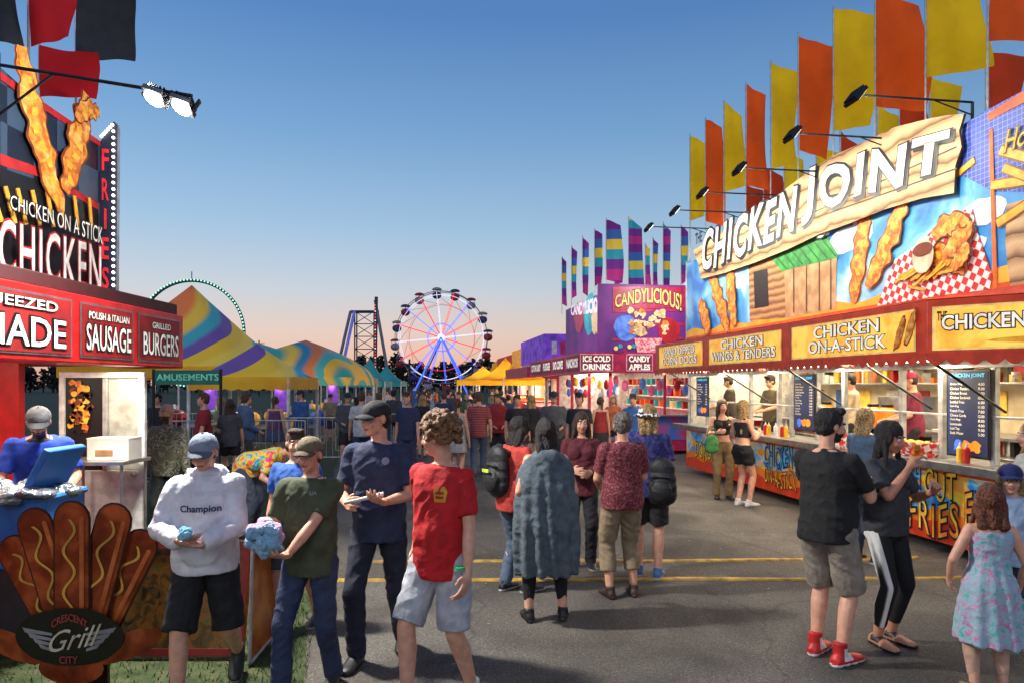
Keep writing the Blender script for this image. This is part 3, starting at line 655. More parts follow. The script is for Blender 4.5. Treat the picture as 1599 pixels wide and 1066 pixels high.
vz=n.new('ShaderNodeTexVoronoi'); vz.feature='DISTANCE_TO_EDGE'; vz.inputs['Scale'].default_value=.4
n3=n.new('ShaderNodeTexNoise'); n3.inputs['Scale'].default_value=3; n3.inputs['Detail'].default_value=6; va=n.new('ShaderNodeVectorMath'); va.operation='MULTIPLY_ADD'; va.inputs[1].default_value=(.35,.35,0)
l.new(tc.outputs['Object'],n3.inputs['Vector']); l.new(n3.outputs['Color'],va.inputs[0]); l.new(tc.outputs['Object'],va.inputs[2]); l.new(va.outputs[0],vz.inputs['Vector'])
r3=n.new('ShaderNodeValToRGB'); r3.color_ramp.elements[0].position=.0; r3.color_ramp.elements[0].color=(.45,.45,.45,1); r3.color_ramp.elements[1].position=.008; r3.color_ramp.elements[1].color=(1,1,1,1); l.new(vz.outputs[0],r3.inputs[0])
m3_=n.new('ShaderNodeMix'); m3_.data_type='RGBA'; m3_.blend_type='MULTIPLY'; m3_.inputs[0].default_value=.6; l.new(mx.outputs[2],m3_.inputs[6]); l.new(r3.outputs[0],m3_.inputs[7]); l.new(m3_.outputs[2],b_.inputs['Base Color'])
grs=ramp_mat('grass_ground',[(.3,(34,44,20)),(.5,(54,68,32)),(.7,(80,80,52))],b_noise(9,8),r=.95,bump=.8,bs=60)
b=MB(); b.add([(-900,-30,0),(900,-30,0),(900,1500,0),(-900,1500,0)],[(0,1,2,3)],grs); b.build('ground',kind='structure')
b=MB(); pts=[(-1.0,-8),(-1.15,2),(-1.35,4.4),(-2.3,8),(-3.7,14),(-5.3,22),(-7.2,38),(-10,70)]
L=[]
for i in range(len(pts)-1):
    for k in range(10):
        t=k/10; x=pts[i][0]*(1-t)+pts[i+1][0]*t; y=pts[i][1]*(1-t)+pts[i+1][1]*t; L.append((x+.09*noise.noise(V((x*3,y*3,0)))+.12*noise.noise(V((0,y*.8,2))),y,.004))
L.append((-10,70,.004)); b.add(L+[(30,70,.004),(30,-8,.004)],[tuple(range(len(L)+2))[::-1]],asph); b.build('asphalt_road',kind='structure')
gm=mat('grass_blade',(68,92,40),(40,58,22),sc=3,r=.8); b=MB(); rr=random.Random(11)
def roadx(y):
    for a,c in zip(pts,pts[1:]):
        if a[1]<=y<=c[1]: t=(y-a[1])/(c[1]-a[1]); return a[0]*(1-t)+c[0]*t
    return -1
for i in range(14000):
    y=3.3+rr.random()**1.6*9; xr=roadx(y); x=xr+.03-rr.random()**1.4*(y*.8)
    hh=rr.uniform(.02,.06); a=rr.uniform(0,6.28); dx,dy=math.cos(a)*.004,math.sin(a)*.004
    b.add([(x-dx,y-dy,0),(x+dx,y+dy,0),(x+rr.uniform(-.03,.03),y+rr.uniform(-.03,.03),hh)],[(0,1,2)],gm)
b.build('grass',kind='stuff')
lt=mat('litter_bits',(170,160,140),(120,100,70),sc=40); b=MB()
for i in range(110):
    x=rr.uniform(-1,4.2); y=rr.uniform(3.8,14); q=rr.uniform(.006,.018); a=rr.uniform(0,3); b.add([(x+q*math.cos(a+k*1.57),y+q*math.sin(a+k*1.57),.008+.004*(k%2)) for k in range(4)],[(0,1,2,3)],lt)
b.build('litter',kind='stuff')
cr=thing('cable_ramp','black cable mat with worn yellow edges across the asphalt','cable cover',(1.5,7,0))
blkr=mat('black_rubber',(92,86,76),(72,68,60),sc=30,r=.9,bump=.8); ylr=mat('yellow_rubber',(196,154,62),(140,112,54),sc=9,r=.8,bump=.5)
def strip(b,Yf,Xs,w,z,m):
    for a,c in zip(Xs,Xs[1:]):
        y0,y1=Yf(a),Yf(c); vs=[(a,y0-w,.005),(c,y1-w,.005),(c,y1+w,.005),(a,y0+w,.005),(a,y0-w*.7,z),(c,y1-w*.7,z),(c,y1+w*.7,z),(a,y0+w*.7,z)]
        b.add(vs,[(0,1,5,4),(4,5,6,7),(7,6,2,3),(0,4,7,3),(1,2,6,5)],m)
Xs=[-1.75+i*.2 for i in range(32)]
wob=lambda x,k:.05*noise.noise(V((x*.9,k,0)))
b=MB(); strip(b,lambda x:6.98+.012*x,Xs[:15],.31,.010,blkr); b.build('rubber_mat',cr)
for Y0,k in((7.33,1),(6.62,2)):
    b=MB(); strip(b,lambda x:Y0+wob(x,k)+.012*x+(0 if x<4 else (x-4)**2*.5*(1 if k==1 else .3)),Xs,.040,.02,ylr); b.build('yellow_edge',cr)
# ================================================================ CHICKEN STAND
rz=math.atan2(.9902,-.1393); O=V((5.2715,5,0)); MS=Matrix.Translation(O)@Matrix.Rotation(rz,4,'Z')
ex=(MS.to_3x3()@V((1,0,0))); ey=(MS.to_3x3()@V((0,1,0))); up=V((0,0,1))
cs=thing('food_stand','long chicken stand with painted panels, yellow lit signs and red awning','food stand',O,rz)
cream=mat('cream_panel',(226,216,190),r=.4); org=mat('orange_paint',(224,94,24),(204,72,16),r=.4,em=.06); awr=mat('awning_red',(196,56,24),(170,44,18),r=.45,em=.08)  # awning red emits a little, extra brightness put into the paint
LEN=10.1
b=MB(MS)
b.bx(0,LEN,-2.6,-.05,.25,.42,cream); b.bx(0,LEN,-2.6,-2.55,.42,2.85,mat('kitchen_wall',(205,190,160),(176,160,130),sc=3,r=.4)); b.bx(0,LEN,-2.549,.02,2.75,2.9,cream)
b.bx(LEN-.05,LEN,-2.549,0,.42,2.75,WHITE); b.bx(0,.05,-2.549,0,.42,2.75,WHITE); b.bx(.05,LEN-.05,-.06,-.01,.42,1.02,cream); b.bx(.05,LEN-.05,-.05,0,2.16,2.75,cream)
b.build('body',cs,bevel=.006)
b=MB(MS)
for px in (1079,1104,1172,1216,1236,1276,1318,1408,1470,1552):
    k=(px-800)/F; t=(5.2715-5*k)/(.1393+.99*k)
    if t<0: continue
    b.bx(t-.035,t+.035,-.045,.012,1.02,2.16,ALU)
b.bx(0,LEN,-.04,.016,2.08,2.157,ALU); b.bx(0,LEN,-.04,.016,1.55,1.575,ALU)
b.build('window_frame',cs,bevel=.004)
b=MB(MS); b.bx(-.5,LEN,-.06,.34,1.03,1.065,STEEL); b.bx(-.5,LEN,.3405,.36,.98,1.07,STEEL); b.bx(.0,LEN,-.5,-.061,1.0,1.045,STEEL); b.build('counter',cs,bevel=.006)
sk=ramp_mat('skirt_airbrush',[(.28,(40,120,200)),(.42,(120,180,224)),(.52,(236,232,220)),(.62,(250,200,90)),(.74,(244,150,40))],b_noise(1.8,4,1),r=.4,em=.10)  # skirt prints here and below emit, standing in for light under the counter
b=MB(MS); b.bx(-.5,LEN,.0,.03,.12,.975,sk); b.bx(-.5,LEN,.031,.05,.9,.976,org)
cv=Canvas(b,MS@V((LEN,.032,0)),-ex,up); b.M=None
wv=[]
for i in range(140): u=i*.076; wv.append((u,.42+.07*abs(math.sin(u*3.6))))
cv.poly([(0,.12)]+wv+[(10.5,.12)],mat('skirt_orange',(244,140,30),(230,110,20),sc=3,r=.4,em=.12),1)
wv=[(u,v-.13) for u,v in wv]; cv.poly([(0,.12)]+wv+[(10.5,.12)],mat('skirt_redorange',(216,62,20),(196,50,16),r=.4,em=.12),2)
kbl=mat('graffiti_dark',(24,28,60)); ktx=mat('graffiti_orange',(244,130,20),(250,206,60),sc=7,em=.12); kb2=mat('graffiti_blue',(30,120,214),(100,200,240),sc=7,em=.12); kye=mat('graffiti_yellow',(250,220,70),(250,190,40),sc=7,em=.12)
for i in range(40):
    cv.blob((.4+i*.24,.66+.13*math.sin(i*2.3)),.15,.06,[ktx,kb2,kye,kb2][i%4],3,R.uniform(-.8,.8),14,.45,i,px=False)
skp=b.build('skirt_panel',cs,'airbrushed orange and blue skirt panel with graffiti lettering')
wavy=lambda x,y:(x,y+.10*math.sin(x*9))
for (t,a,c,mm) in(('FRESH',(1404,724,760),(1440,728,764),kb2),('CUT',(1446,733,772),(1496,740,786),kye),('FRIES',(1422,775,822),(1500,792,846),ktx),('CHICKEN',(1196,694,724),(1240,700,732),kb2),('ON-A-STICK',(1196,728,752),(1246,740,768),ktx),('DONUT',(1088,690,712),(1118,694,720),kye),('CHICKEN',(1252,712,740),(1300,716,750),kb2),('LEMONADE',(1120,700,722),(1176,706,734),ktx),('FRIES',(1510,770,830),(1590,790,870),ktx)):
    b=MB(); cv=Canvas(b,MS@V((LEN,.036,0)),-ex,up); cv.tq(t,a,c,kbl,4,.05,1.1,fn=wavy); cv.tq(t,a,c,mm,6,.0,1.1,fn=wavy); b.build('lettering',skp)
skb=ramp_mat('panel_sky',[(.36,(30,112,200)),(.48,(80,166,224)),(.56,(146,204,236)),(.66,(228,240,248))],b_noise(1.1,4,.8),r=.45)
b=MB(MS); b.bx(-1.5,LEN,-.06,.02,2.9,4.55,skb); b.bx(-1.5,LEN,.021,.03,2.87,2.93,org); b.bx(LEN,LEN+.05,-.07,.03,2.87,4.6,ALU)
for t in range(0,10,2): b.cyl((t,-.06,3.6),(t,-1.0,2.95),.02,DARK)
b.M=None; cv=Canvas(b,MS@V((LEN,.0205,0)),-ex,up)
und=[]
for i in range(100): u=i*.1; und.append((u,3.05+.05*math.sin(u*4)))
cv.poly([(0,2.9)]+und+[(9.9,2.9)],mat('panel_flame',(240,150,30),(246,190,60),sc=2),1)
cl=mat('cloud_white',(236,242,248),(204,222,236),sc=4)
for c,rx,ry in(((1322,375),.4,.18),((1345,362),.25,.2),((1190,420),.3,.15),((1500,390),.35,.14),((1160,440),.3,.12),((1480,420),.25,.12),((1535,330),.3,.14)): cv.blob(c,rx,ry,cl,1,0,18,.14,c[0])
sh=ramp_mat('shack_wood',[(.1,(150,104,60)),(.5,(206,160,104)),(.9,(120,80,44))],b_wave(2.6,1.5,'BANDS',2),r=.6)
cv.pp([(1170,410),(1225,395),(1228,497),(1172,500)],sh,2); cv.pp([(1225,395),(1308,400),(1306,482),(1228,497)],mat('shack_side',(204,166,118),(170,130,86),sc=5),2)
rf=mat('shack_roof',(60,164,70),(36,124,52),sc=7); rfd=mat('shack_roof_dark',(28,96,42)); cv.pp([(1185,378),(1290,365),(1312,402),(1222,424)],rf,3); cv.pp([(1185,378),(1168,412),(1176,416),(1190,390)],rfd,3)
for i in range(7): x=1195+i*14; cv.pp([(x,377-i*1.6),(x+2,377-i*1.6),(x+36-i,420-i*3.2),(x+33-i,420-i*3.2)],rfd,4)
cv.pp([(1178,425),(1200,420),(1202,478),(1180,482)],mat('shack_window',(40,30,30)),3)
for x in(1240,1260,1280,1298): cv.pp([(x,424-(x-1222)*.25),(x+2,424-(x-1222)*.25),(x+2,488-(x-1240)*.08),(x,489-(x-1240)*.08)],mat('shack_gap',(110,76,44)),3)
cv.blob((1287,352),.2,.2,BLACK,12,0,24,.03,3); cv.blob((1287,352),.185,.185,WHITE,13,0,24,.03,3)
for i,t in enumerate(('Come','hang with us','on da Stoop','at da Coop!')): cv.tq(t,(1274-(4 if i else 0),336+i*9,343+i*9),(1298+(4 if i else 0),335+i*9,342+i*9),BLACK,14,.02)
stk=mat('skewer_wood',(220,190,140))
cv.strand([(1356,318),(1350,350),(1346,390),(1340,430),(1334,474)],.165,3,2); cv.strand([(1416,306),(1404,345),(1388,385),(1372,420),(1358,450)],.165,7,5)
cv.strand([(1112,424),(1120,455),(1130,485),(1138,516)],.20,4,3); cv.strand([(1146,408),(1143,440),(1146,475),(1150,508)],.18,8,7); cv.strand([(1096,470),(1104,495),(1110,520)],.2,10,8)
ck=bpy.data.materials.new('checkered_paper'); ck.use_nodes=True; n=ck.node_tree.nodes; l=ck.node_tree.links
tc=n.new('ShaderNodeTexCoord'); mp=n.new('ShaderNodeMapping'); ch=n.new('ShaderNodeTexChecker'); ch.inputs['Scale'].default_value=13
mp.inputs['Location'].default_value=(.013,.017,.011); mp.inputs['Rotation'].default_value=(0,.5,0)
ch.inputs['Color1'].default_value=lin((204,40,44)); ch.inputs['Color2'].default_value=lin((234,228,222))
l.new(tc.outputs['Object'],mp.inputs[0]); l.new(mp.outputs[0],ch.inputs[0]); l.new(ch.outputs[0],n['Principled BSDF'].inputs['Base Color'])
cv.pp([(1372,478),(1400,405),(1430,385),(1470,350),(1520,322),(1528,360),(1552,430),(1548,452),(1470,462)],ck,4)
cv.strand([(1446,412),(1470,398),(1496,408),(1512,424)],.14,6,11,24); cv.strand([(1462,372),(1482,350),(1504,348),(1518,366)],.13,9,13,24); cv.strand([(1482,398),(1500,380),(1514,358),(1516,344)],.13,12,15,24); cv.strand([(1496,420),(1510,400),(1520,380)],.10,15,17,20)
cv.blob((1450,400),.17,.2,mat('cup_cream',(238,222,184)),18,0,24,0,1); cv.blob((1450,390),.16,.08,mat('sauce',(130,54,20)),19,0,20,0,1)
for i in range(14): cv.fry((1402+i*5,R.uniform(428,448)),(1428+i*5,R.uniform(408,454)),.035,8+(i%4))
pk=ramp_mat('plank_board',[(.05,(110,78,46)),(.3,(196,162,116)),(.6,(214,184,138)),(.95,(170,134,90))],b_wave(1.3,2.2,'BANDS',2.5),r=.6,bump=.3,bs=40)
pkpts=[(1083,392),(1120,366),(1160,342),(1200,316),(1250,278),(1300,244),(1350,222),(1400,198),(1450,186),(1480,180),(1506,178),(1498,205),(1502,230),(1492,260),(1490,302),(1440,310),(1380,328),(1330,348),(1280,366),(1230,390),(1180,410),(1130,427),(1095,436),(1090,410)]
b2=MB(); c2=Canvas(b2,MS@V((LEN,.095,0)),-ex,up); pk_uv=[c2.uv(*p) for p in pkpts]; c2.poly(pk_uv,pk,0); nn=len(pk_uv)
b2.add([c2.w(u,v,0) for u,v in pk_uv]+[c2.w(u,v,-7) for u,v in pk_uv],[(i,(i+1)%nn,nn+(i+1)%nn,nn+i)[::-1] for i in range(nn)],mat('plank_edge',(90,64,38)))
for y0,y1 in((412,228),(402,262)):
    p=[c2.uv(1095,y0),c2.uv(1495,y1)]; c2.poly([p[0],p[1],(p[1][0],p[1][1]-.02),(p[0][0],p[0][1]-.02)],mat('plank_gap',(84,56,32)),1)
tbrd=b2.build('title_board',cs,'wooden plank title board with bold white letters'); b.build('painted_panel',cs,'tall painted panel with chicken skewers, shack and basket')
wtx=mat('letter_white',(240,236,226),r=.5)
def word(t,a,c,sp_,n_,amp,bw_=.028,bb=.062):
    b3=MB(); c2.mb=b3; f=lambda x,y:(x+.035*(y-.5),y+amp*math.sin(x*math.pi*n_))
    c2.tq(t,(a[0],a[1],a[2]),(c[0],c[1],c[2]),BLACK,2,bb,sp_,fn=lambda x,y:(f(x,y)[0]+.012,f(x,y)[1]-.045)); c2.tq(t,a,c,BLACK,3,bb,sp_,fn=f); c2.tq(t,a,c,wtx,5,bw_,sp_,fn=f); b3.build('lettering',tbrd)
word('CHICKEN',(1099,366,424),(1243,294,358),1.16,7,.035)
word('JOINT',(1258,270,350),(1478,206,286),1.16,5,.05,.034,.066)
b3=MB(); c2.mb=b3; c2.tq('THE',(1087,366,382),(1097,361,377),BLACK,2,.03); b3.build('lettering',tbrd)
b=MB(); cv=Canvas(b,MS@V((LEN,.022,0)),-ex,up)
bt=bpy.data.materials.new('blue_tile_art'); bt.use_nodes=True; n=bt.node_tree.nodes; l=bt.node_tree.links
tc=n.new('ShaderNodeTexCoord'); br=n.new('ShaderNodeTexBrick'); br.inputs['Scale'].default_value=9; br.offset=0; br.inputs['Brick Width'].default_value=.5; br.inputs['Row Height'].default_value=.5; br.inputs['Mortar Size'].default_value=.02
br.inputs['Color1'].default_value=lin((34,60,160)); br.inputs['Color2'].default_value=lin((50,80,184)); br.inputs['Mortar'].default_value=lin((150,168,214))
sx=n.new('ShaderNodeSeparateXYZ'); cb=n.new('ShaderNodeCombineXYZ'); l.new(tc.outputs['Object'],sx.inputs[0]); l.new(sx.outputs[0],cb.inputs[0]); l.new(sx.outputs[2],cb.inputs[1]); l.new(cb.outputs[0],br.inputs['Vector']); l.new(br.outputs[0],n['Principled BSDF'].inputs['Base Color'])
cv.pp([(1504,195),(1546,170),(1640,120),(1640,300),(1552,300),(1500,272)],bt,1)
cv.pp([(1546,205),(1552,200),(1560,462),(1553,455)],mat('panel_edge_orange',(230,110,30)),3); cv.pp([(1544,190),(1640,140),(1640,118),(1544,178)],org,3)
cv.fry((1488,280),(1524,250),.07,3); cv.fry((1550,290),(1620,280),.09,3); cv.fry((1565,235),(1620,250),.09,5); cv.fry((1560,350),(1620,310),.09,5); cv.fry((1570,262),(1640,290),.08,5)
cv.pp([(1574,320),(1640,300),(1640,450),(1580,452),(1576,420),(1572,380)],pk,3)
cv.tq('Ho',(1572,205,240),(1606,195,226),BLACK,7,.05,fn=lambda x,y:(x+.2*y,y)); cv.tq('Ho',(1572,205,240),(1606,195,226),mat('letter_yellow',(250,190,30)),8,.0,fn=lambda x,y:(x+.2*y,y))
b.build('corner_artwork',cs)
fy=ramp_mat('lit_yellow_sign',[(.35,(246,160,40)),(.6,(255,204,84))],b_noise(3,3,1),r=.4,em=.62)
fr=mat('fascia_red',(206,62,26),(184,48,20),r=.35,em=.10); dkt=mat('sign_brown_text',(60,22,14)); wt=mat('sign_white_text',(255,248,232),em=.55)  # red fascia frame given slight emission to brighten it, no lamp inside
b=MB(MS); t0=1.66; t1=9.12
b.bx(t0,t1,.95,1.10,2.16,2.70,fr)
P0=V((t0,1.10,0));P1=V((.75,.28,0))
vs=[(t0,.95,2.16),(t0,1.1,2.16),(.75,.28,2.16),(.75,.13,2.16)]
b.add([(x,y,z) for z in(2.16,2.70) for x,y,_ in vs],[(0,1,2,3),(4,7,6,5),(1,5,6,2),(0,3,7,4),(2,6,7,3)],fr)
b.bx(t0,t1,0,.94,2.17,2.2,WHITE)
b.add([(t0-.0,1.1,2.705),(t1,1.1,2.705),(t1,.03,2.88),(t0-.9,.03,2.88),(.75,.28,2.705)],[(0,1,2,3,4)],awr)
b.bx(t1-.02,t1,.03,.95,2.201,2.70,fr)
b.build('awning',cs,bevel=.008)
sg_t=mat('sign_trim',(250,220,130),em=.3)
def sbx(cv,u0,u1,lines,vlo=2.22,vhi=2.63,al=0):
    cv.poly([(u0,vlo),(u1,vlo),(u1,vhi),(u0,vhi)],sg_t,1); cv.poly([(u0+.03,vlo+.02),(u1-.03,vlo+.02),(u1-.03,vhi-.02),(u0+.03,vhi-.02)],fy,2)
    nL=len(lines); w=u1-u0
    for i,(t,sc_) in enumerate(lines):
        vh=(vhi-vlo-.06)/nL; v1=vhi-.04-i*vh; v0=v1-vh*.78; uc=(u0+u1)/2+al; asp=textgeo(t,.03)[2]; ww=min(w*.88*sc_,(v1-v0)*asp*1.6)
        cv.text(t,uc-ww/2,uc+ww/2,v0,v1,dkt,3,.06); cv.text(t,uc-ww/2,uc+ww/2,v0,v1,wt,5,.015)
A=MS@V((t0,1.10,0)); B=MS@V((.75,.28,0)); Ud=(B-A).normalized(); LC=(B-A).length
for lines,x0,x1 in(([('HAND DIPPED',.80),('CORN DOGS',.9)],1030,1098),([('CHICKEN',.7),('WINGS & TENDERS',1)],1108,1221),([('CHICKEN',.6),('ON-A-STICK',.72)],1237,1431)):
    b=MB(); cv=Canvas(b,MS@V((t1,1.105,0)),-ex,up); sbx(cv,cv.uv(x0,550)[0],cv.uv(x1,550)[0],lines)
    if x0==1237: cv.cutlet((1408,520),.05,.19,-.4,4,9); cv.cutlet((1424,512),.05,.19,-.4,4,7)
    b.build('sign_box',cs,'lit yellow menu sign in red frame')
b=MB(); cq=Canvas(b,A+Ud.cross(up)*.006,Ud,up); sbx(cq,.04,LC-.03,[]); cq.text('THE',.08,.16,2.50,2.58,dkt,3,.04)
cq.text('CHICKEN JOINT',.12,1.2,2.37,2.54,dkt,3,.08); cq.text('CHICKEN JOINT',.12,1.2,2.37,2.54,wt,5,.02); cq.blob((.8,2.3),.3,.03,ktx,3,0,16,.2,2,px=False)
b.build('sign_box',cs,'lit yellow sign with the stand name')
def scallop(cv,L_):
    p_=[(0,2.2)]; u=0
    while u<L_:
        for k in range(6): p_.append((u+.15*k/6,2.13-.05*math.sin(math.pi*k/6)))
        u+=.15
    cv.poly((p_+[(L_,2.13),(L_,2.2)])[::-1],awr,0)
b=MB(); scallop(Canvas(b,MS@V((t1,1.112,0)),-ex,up),t1-t0); scallop(Canvas(b,A+Ud.cross(up)*.012,Ud,up),LC); b.build('valance',cs)
for tt in(1.9,2.9,4.6,6.6,8.9):
    b=MB(MS); b.cyl((tt,.03,1.62),(tt-.0,.93,2.17),.014,BLACK); b.build('awning_strut',cs)
mblue=mat('menu_blue',(14,26,60),(20,44,96),sc=2,em=.25); mtx=mat('menu_text',(250,240,200),em=.7); mhd=mat('menu_head',(90,220,250),em=.7); mor=mat('menu_orange',(250,140,30),em=.5)
items=['Chicken Wings','Chicken Tenders','Chicken Breast','Chicken Sandwich','Loaded Fries','Corn Dog','French Fries','Cheese Curds','Onion Rings','Lemonade','Iced Tea','Soda Water']
def menu(x0,x1,vlo,vhi,big=True):
    b=MB(); cv=Canvas(b,MS@V((LEN,.05,0)),-ex,up); u0=cv.uv(x0,600)[0];u1=cv.uv(x1,600)[0]
    q=[cv.w(u,v,L) for L in(-3,0) for u,v in((u0,vlo),(u1,vlo),(u1,vhi),(u0,vhi))]; b.add(q,[(0,3,2,1),(4,5,6,7),(0,1,5,4),(1,2,6,5),(2,3,7,6),(3,0,4,7)],BLACK)
    e=.02; cv.poly([(u0+e,vlo+e),(u1-e,vlo+e),(u1-e,vhi-e),(u0+e,vhi-e)],mblue,1); w=u1-u0
    for k in range(3): cv.blob((u0+w*(.3+.2*k),vlo+.12),w*.12,.06,mor if k else mat('menu_blue_art',(60,110,220),em=.4),2,.3,14,.3,k,px=False)
    mb=b.build('menu_board',cs,'dark blue lit menu board with price list'); b=MB(); cv.mb=b
    cv.text('CHICKEN JOINT',u0+w*.1,u1-w*.1,vhi-.09,vhi-.04,mhd,2,.03)
    n_=12 if big else 9; st=(vhi-vlo-.36)/n_
    for i in range(n_):
        v=vhi-.14-i*st; t=items[i%12]; asp=textgeo(t,.0)[2]; cv.text(t,u0+w*.1,u0+w*.1+min(w*.6,st*.55*asp),v-st*.6,v,mtx,2,.0); cv.text('%d.00'%(4+(i*5)%9),u1-w*.24,u1-w*.1,v-st*.6,v,mtx,2,.0)
    b.build('lettering',mb)
menu(1479,1546,1.12,2.06); menu(1240,1273,1.2,2.06); menu(1088,1107,1.25,2.06,False)
b=MB(MS)
for i in range(9):
    t=1.2+i*1.0; b.bx(t-.4,t+.4,-2.54,-2.0,.45,1.2+.25*(i%3),STEEL)
b.bx(.3,9.8,-2.54,-2.25,1.9,1.93,STEEL); b.bx(.3,9.8,-1.6,-1.0,.45,1.02,STEEL)
BXC=[RED,WHITE,mat('box_orange',(220,110,30)),mat('box_brown',(150,110,70)),STEEL,mat('box_yellow',(230,190,60)),DARK]
for i in range(80):
    t=R.uniform(.4,9.7); hh=R.uniform(.08,.3); b.bx(t,t+R.uniform(.06,.22),-2.5,-2.3,1.931,1.931+hh,R.choice(BXC))
for i in range(70):
    t=R.uniform(.4,9.7); hh=R.uniform(.06,.26); b.bx(t,t+R.uniform(.05,.2),-1.5,-1.3,1.0201,1.02+hh,R.choice(BXC))
for i in range(4): b.bx(1.6+i*2.1,2.9+i*2.1,-2.54,-2.2,2.2,2.5,mat('hood_grey',(150,150,148),me=.6,r=.35))
for i in range(12): t=.8+i*.75; b.bx(t,t+.3,-2.545,-2.53,1.45,1.8,[WHITE,mat('poster_yellow',(240,200,80)),mat('poster_blue',(60,100,170)),RED][i%4])
b.build('kitchen_equipment',cs,bevel=.005)
tubem=mat('tube_light',(255,240,210),em=8)
for i in range(5):
    t=.9+i*1.95; b=MB(MS); b.bx(t,t+1.2,-1.3,-1.15,2.70,2.745,tubem); f=b.build('ceiling_light',cs)
    light('ceiling_lamp',cs,MS@V((t+.6,-1.2,2.62)),size=1.3,sy=.3,power=60,col=(1,.80,.52))
for i in range(4):
    t=2.3+i*1.9; b=MB(MS); b.bx(t,t+1.0,.5,.58,2.14,2.168,tubem); b.build('awning_light',cs)
    light('awning_lamp',cs,MS@V((t+.5,.54,2.12)),size=1.2,sy=.15,power=48,col=(1,.80,.56))
oj=mat('orange_juice',(240,110,20),(250,140,40),sc=5,r=.2,em=.15)
j0=thing('drink_jar','orange drink dispenser jar with black lid on counter','jar',(0,0,0),group='drink jars on the stand counter')
b=MB(); b.cyl((0,0,0),(0,0,.26),.11,oj,n=16); b.cyl((0,0,.26),(0,0,.30),.11,oj,r2=.08,n=16); b.build('jar_body',j0)
b=MB(); b.cyl((0,0,.30),(0,0,.34),.085,BLACK,n=16); b.build('lid',j0)
def st(px,out):
    k=(px-800)/F; return (5.2715-.99*out-5*k+.1393*k*out)/(.1393+.99*k)
for i,px in enumerate((1291,1364,1386,1208,1122)):
    p=MS@V((st(px,-1.3),-1.3,1.25))
    if i==0: j0.location=p
    else: copy_thing(j0,p)
b=MB(MS); b.bx(.8,9.6,-1.45,-1.15,1.215,1.249,STEEL); b.bx(1,1.03,-1.4,-1.2,1.0,1.215,STEEL); b.bx(9,9.03,-1.4,-1.2,1.0,1.215,STEEL); b.bx(5,5.03,-1.4,-1.2,1.0,1.215,STEEL); b.build('back_shelf',cs)
bo=thing('sauce_bottle','squeeze bottle with pointed cap on counter','bottle',(0,0,0),group='sauce bottles on the stand counter')
bm1=mat('bottle_red',(190,30,24),r=.35); bm2=mat('bottle_yellow',(230,180,40),r=.35)
b=MB(); b.cyl((0,0,0),(0,0,.15),.035,bm1,n=12); b.cyl((0,0,.15),(0,0,.17),.035,bm1,r2=.02,n=12); b.build('bottle_body',bo)
b=MB(); b.cyl((0,0,.17),(0,0,.215),.018,WHITE,r2=.005,n=10); b.build('nozzle',bo)
for i,px in enumerate((1196,1201,1212,1222,1228,1285,1293,1300,1345,1352,1500,1510)):
    p=MS@V((st(px,.12),.12,1.066))
    if i==0: bo.location=p
    else: copy_thing(bo,p,over={'bottle_red':R.choice([bm1,bm2,WHITE])})
bk=thing('food_basket','stack of red and white paper food baskets on the counter','food basket',(0,0,0),group='paper food baskets')
b=MB()
for i in range(3):
    z=i*.055; vs=[(-.09,-.06,z),(.09,-.06,z),(.09,.06,z),(-.09,.06,z),(-.12,-.085,z+.05),(.12,-.085,z+.05),(.12,.085,z+.05),(-.12,.085,z+.05)]
    b.add(vs,[(0,3,2,1),(0,1,5,4),(1,2,6,5),(2,3,7,6),(3,0,4,7)],ck)
for i in range(7): b.ell((R.uniform(-.08,.08),R.uniform(-.05,.05),.15+R.uniform(0,.02)),(.04,.03,.025),FRIED,8,6)
b.build('paper_tray',bk)
for i,px in enumerate((1420,1432,1446,1310)):
    p=MS@V((st(px,.1),.1,1.066))
    if i==0: bk.location=p
    else: copy_thing(bk,p)
def server(px,hd,shirt,**k):
    t=st(px,-.75); p=MS@V((t,-.75,.42)); person('stand worker in %s shirt behind the counter'%k['n'],p.x,p.y,1.66,hd,dict(lh=(-.12,.3,1.05),rh=(.12,.3,1.05),pitch=-12),dict(hair=('short','dark'),shirt=('tee',shirt),bottom=('pants',(30,30,34)),cap=k.get('cap')),res=.012,Z=.42)
server(1425,70,(120,30,60),n='maroon',cap=('cap',(150,30,70))); server(1205,110,(90,80,60),n='olive'); server(1140,70,(70,60,56),n='brown'); server(1330,60,(200,180,150),n='cream')
def flagmat(n_,c): return mat(n_,c,tuple(x*.86 for x in c),sc=1.2,r=.8,trans=.4,em=.22)  # slight emission in the flag cloth stands in for floodlight on it
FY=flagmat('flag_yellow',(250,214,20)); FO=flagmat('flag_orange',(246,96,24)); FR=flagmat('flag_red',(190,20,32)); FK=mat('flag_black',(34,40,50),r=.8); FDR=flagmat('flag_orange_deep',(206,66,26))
def flag(label,base,ztop,zbot,w,m,seed,grp):
    f=thing('flag',label,'flag',base,group=grp); bx_,by,bz=base
    b=MB(); b.cyl(base,(bx_,by,ztop+.04),.012,ALU,n=8); b.build('pole',f)
    hh=ztop-zbot; b=MB(); k1=noise.noise(V((seed*1.7,3,0)))
    def fn(u,v):
        z=zbot+hh*v-.11*hh*u*v*(1+k1)+.06*hh*u*(1-v)*(-1 if seed%2 else 1)
        x=w*u*(.95+.10*noise.noise(V((seed,v*1.5,0)))+.06*math.sin(v*2.5+seed)); y=.10*math.sin(v*3+u*3+seed)*u+.025*math.sin(u*8+v*2+seed)
        return V((bx_+x+.01,by+y,z))
    b.grid(fn,14,18,m); b.build('cloth',f); return f
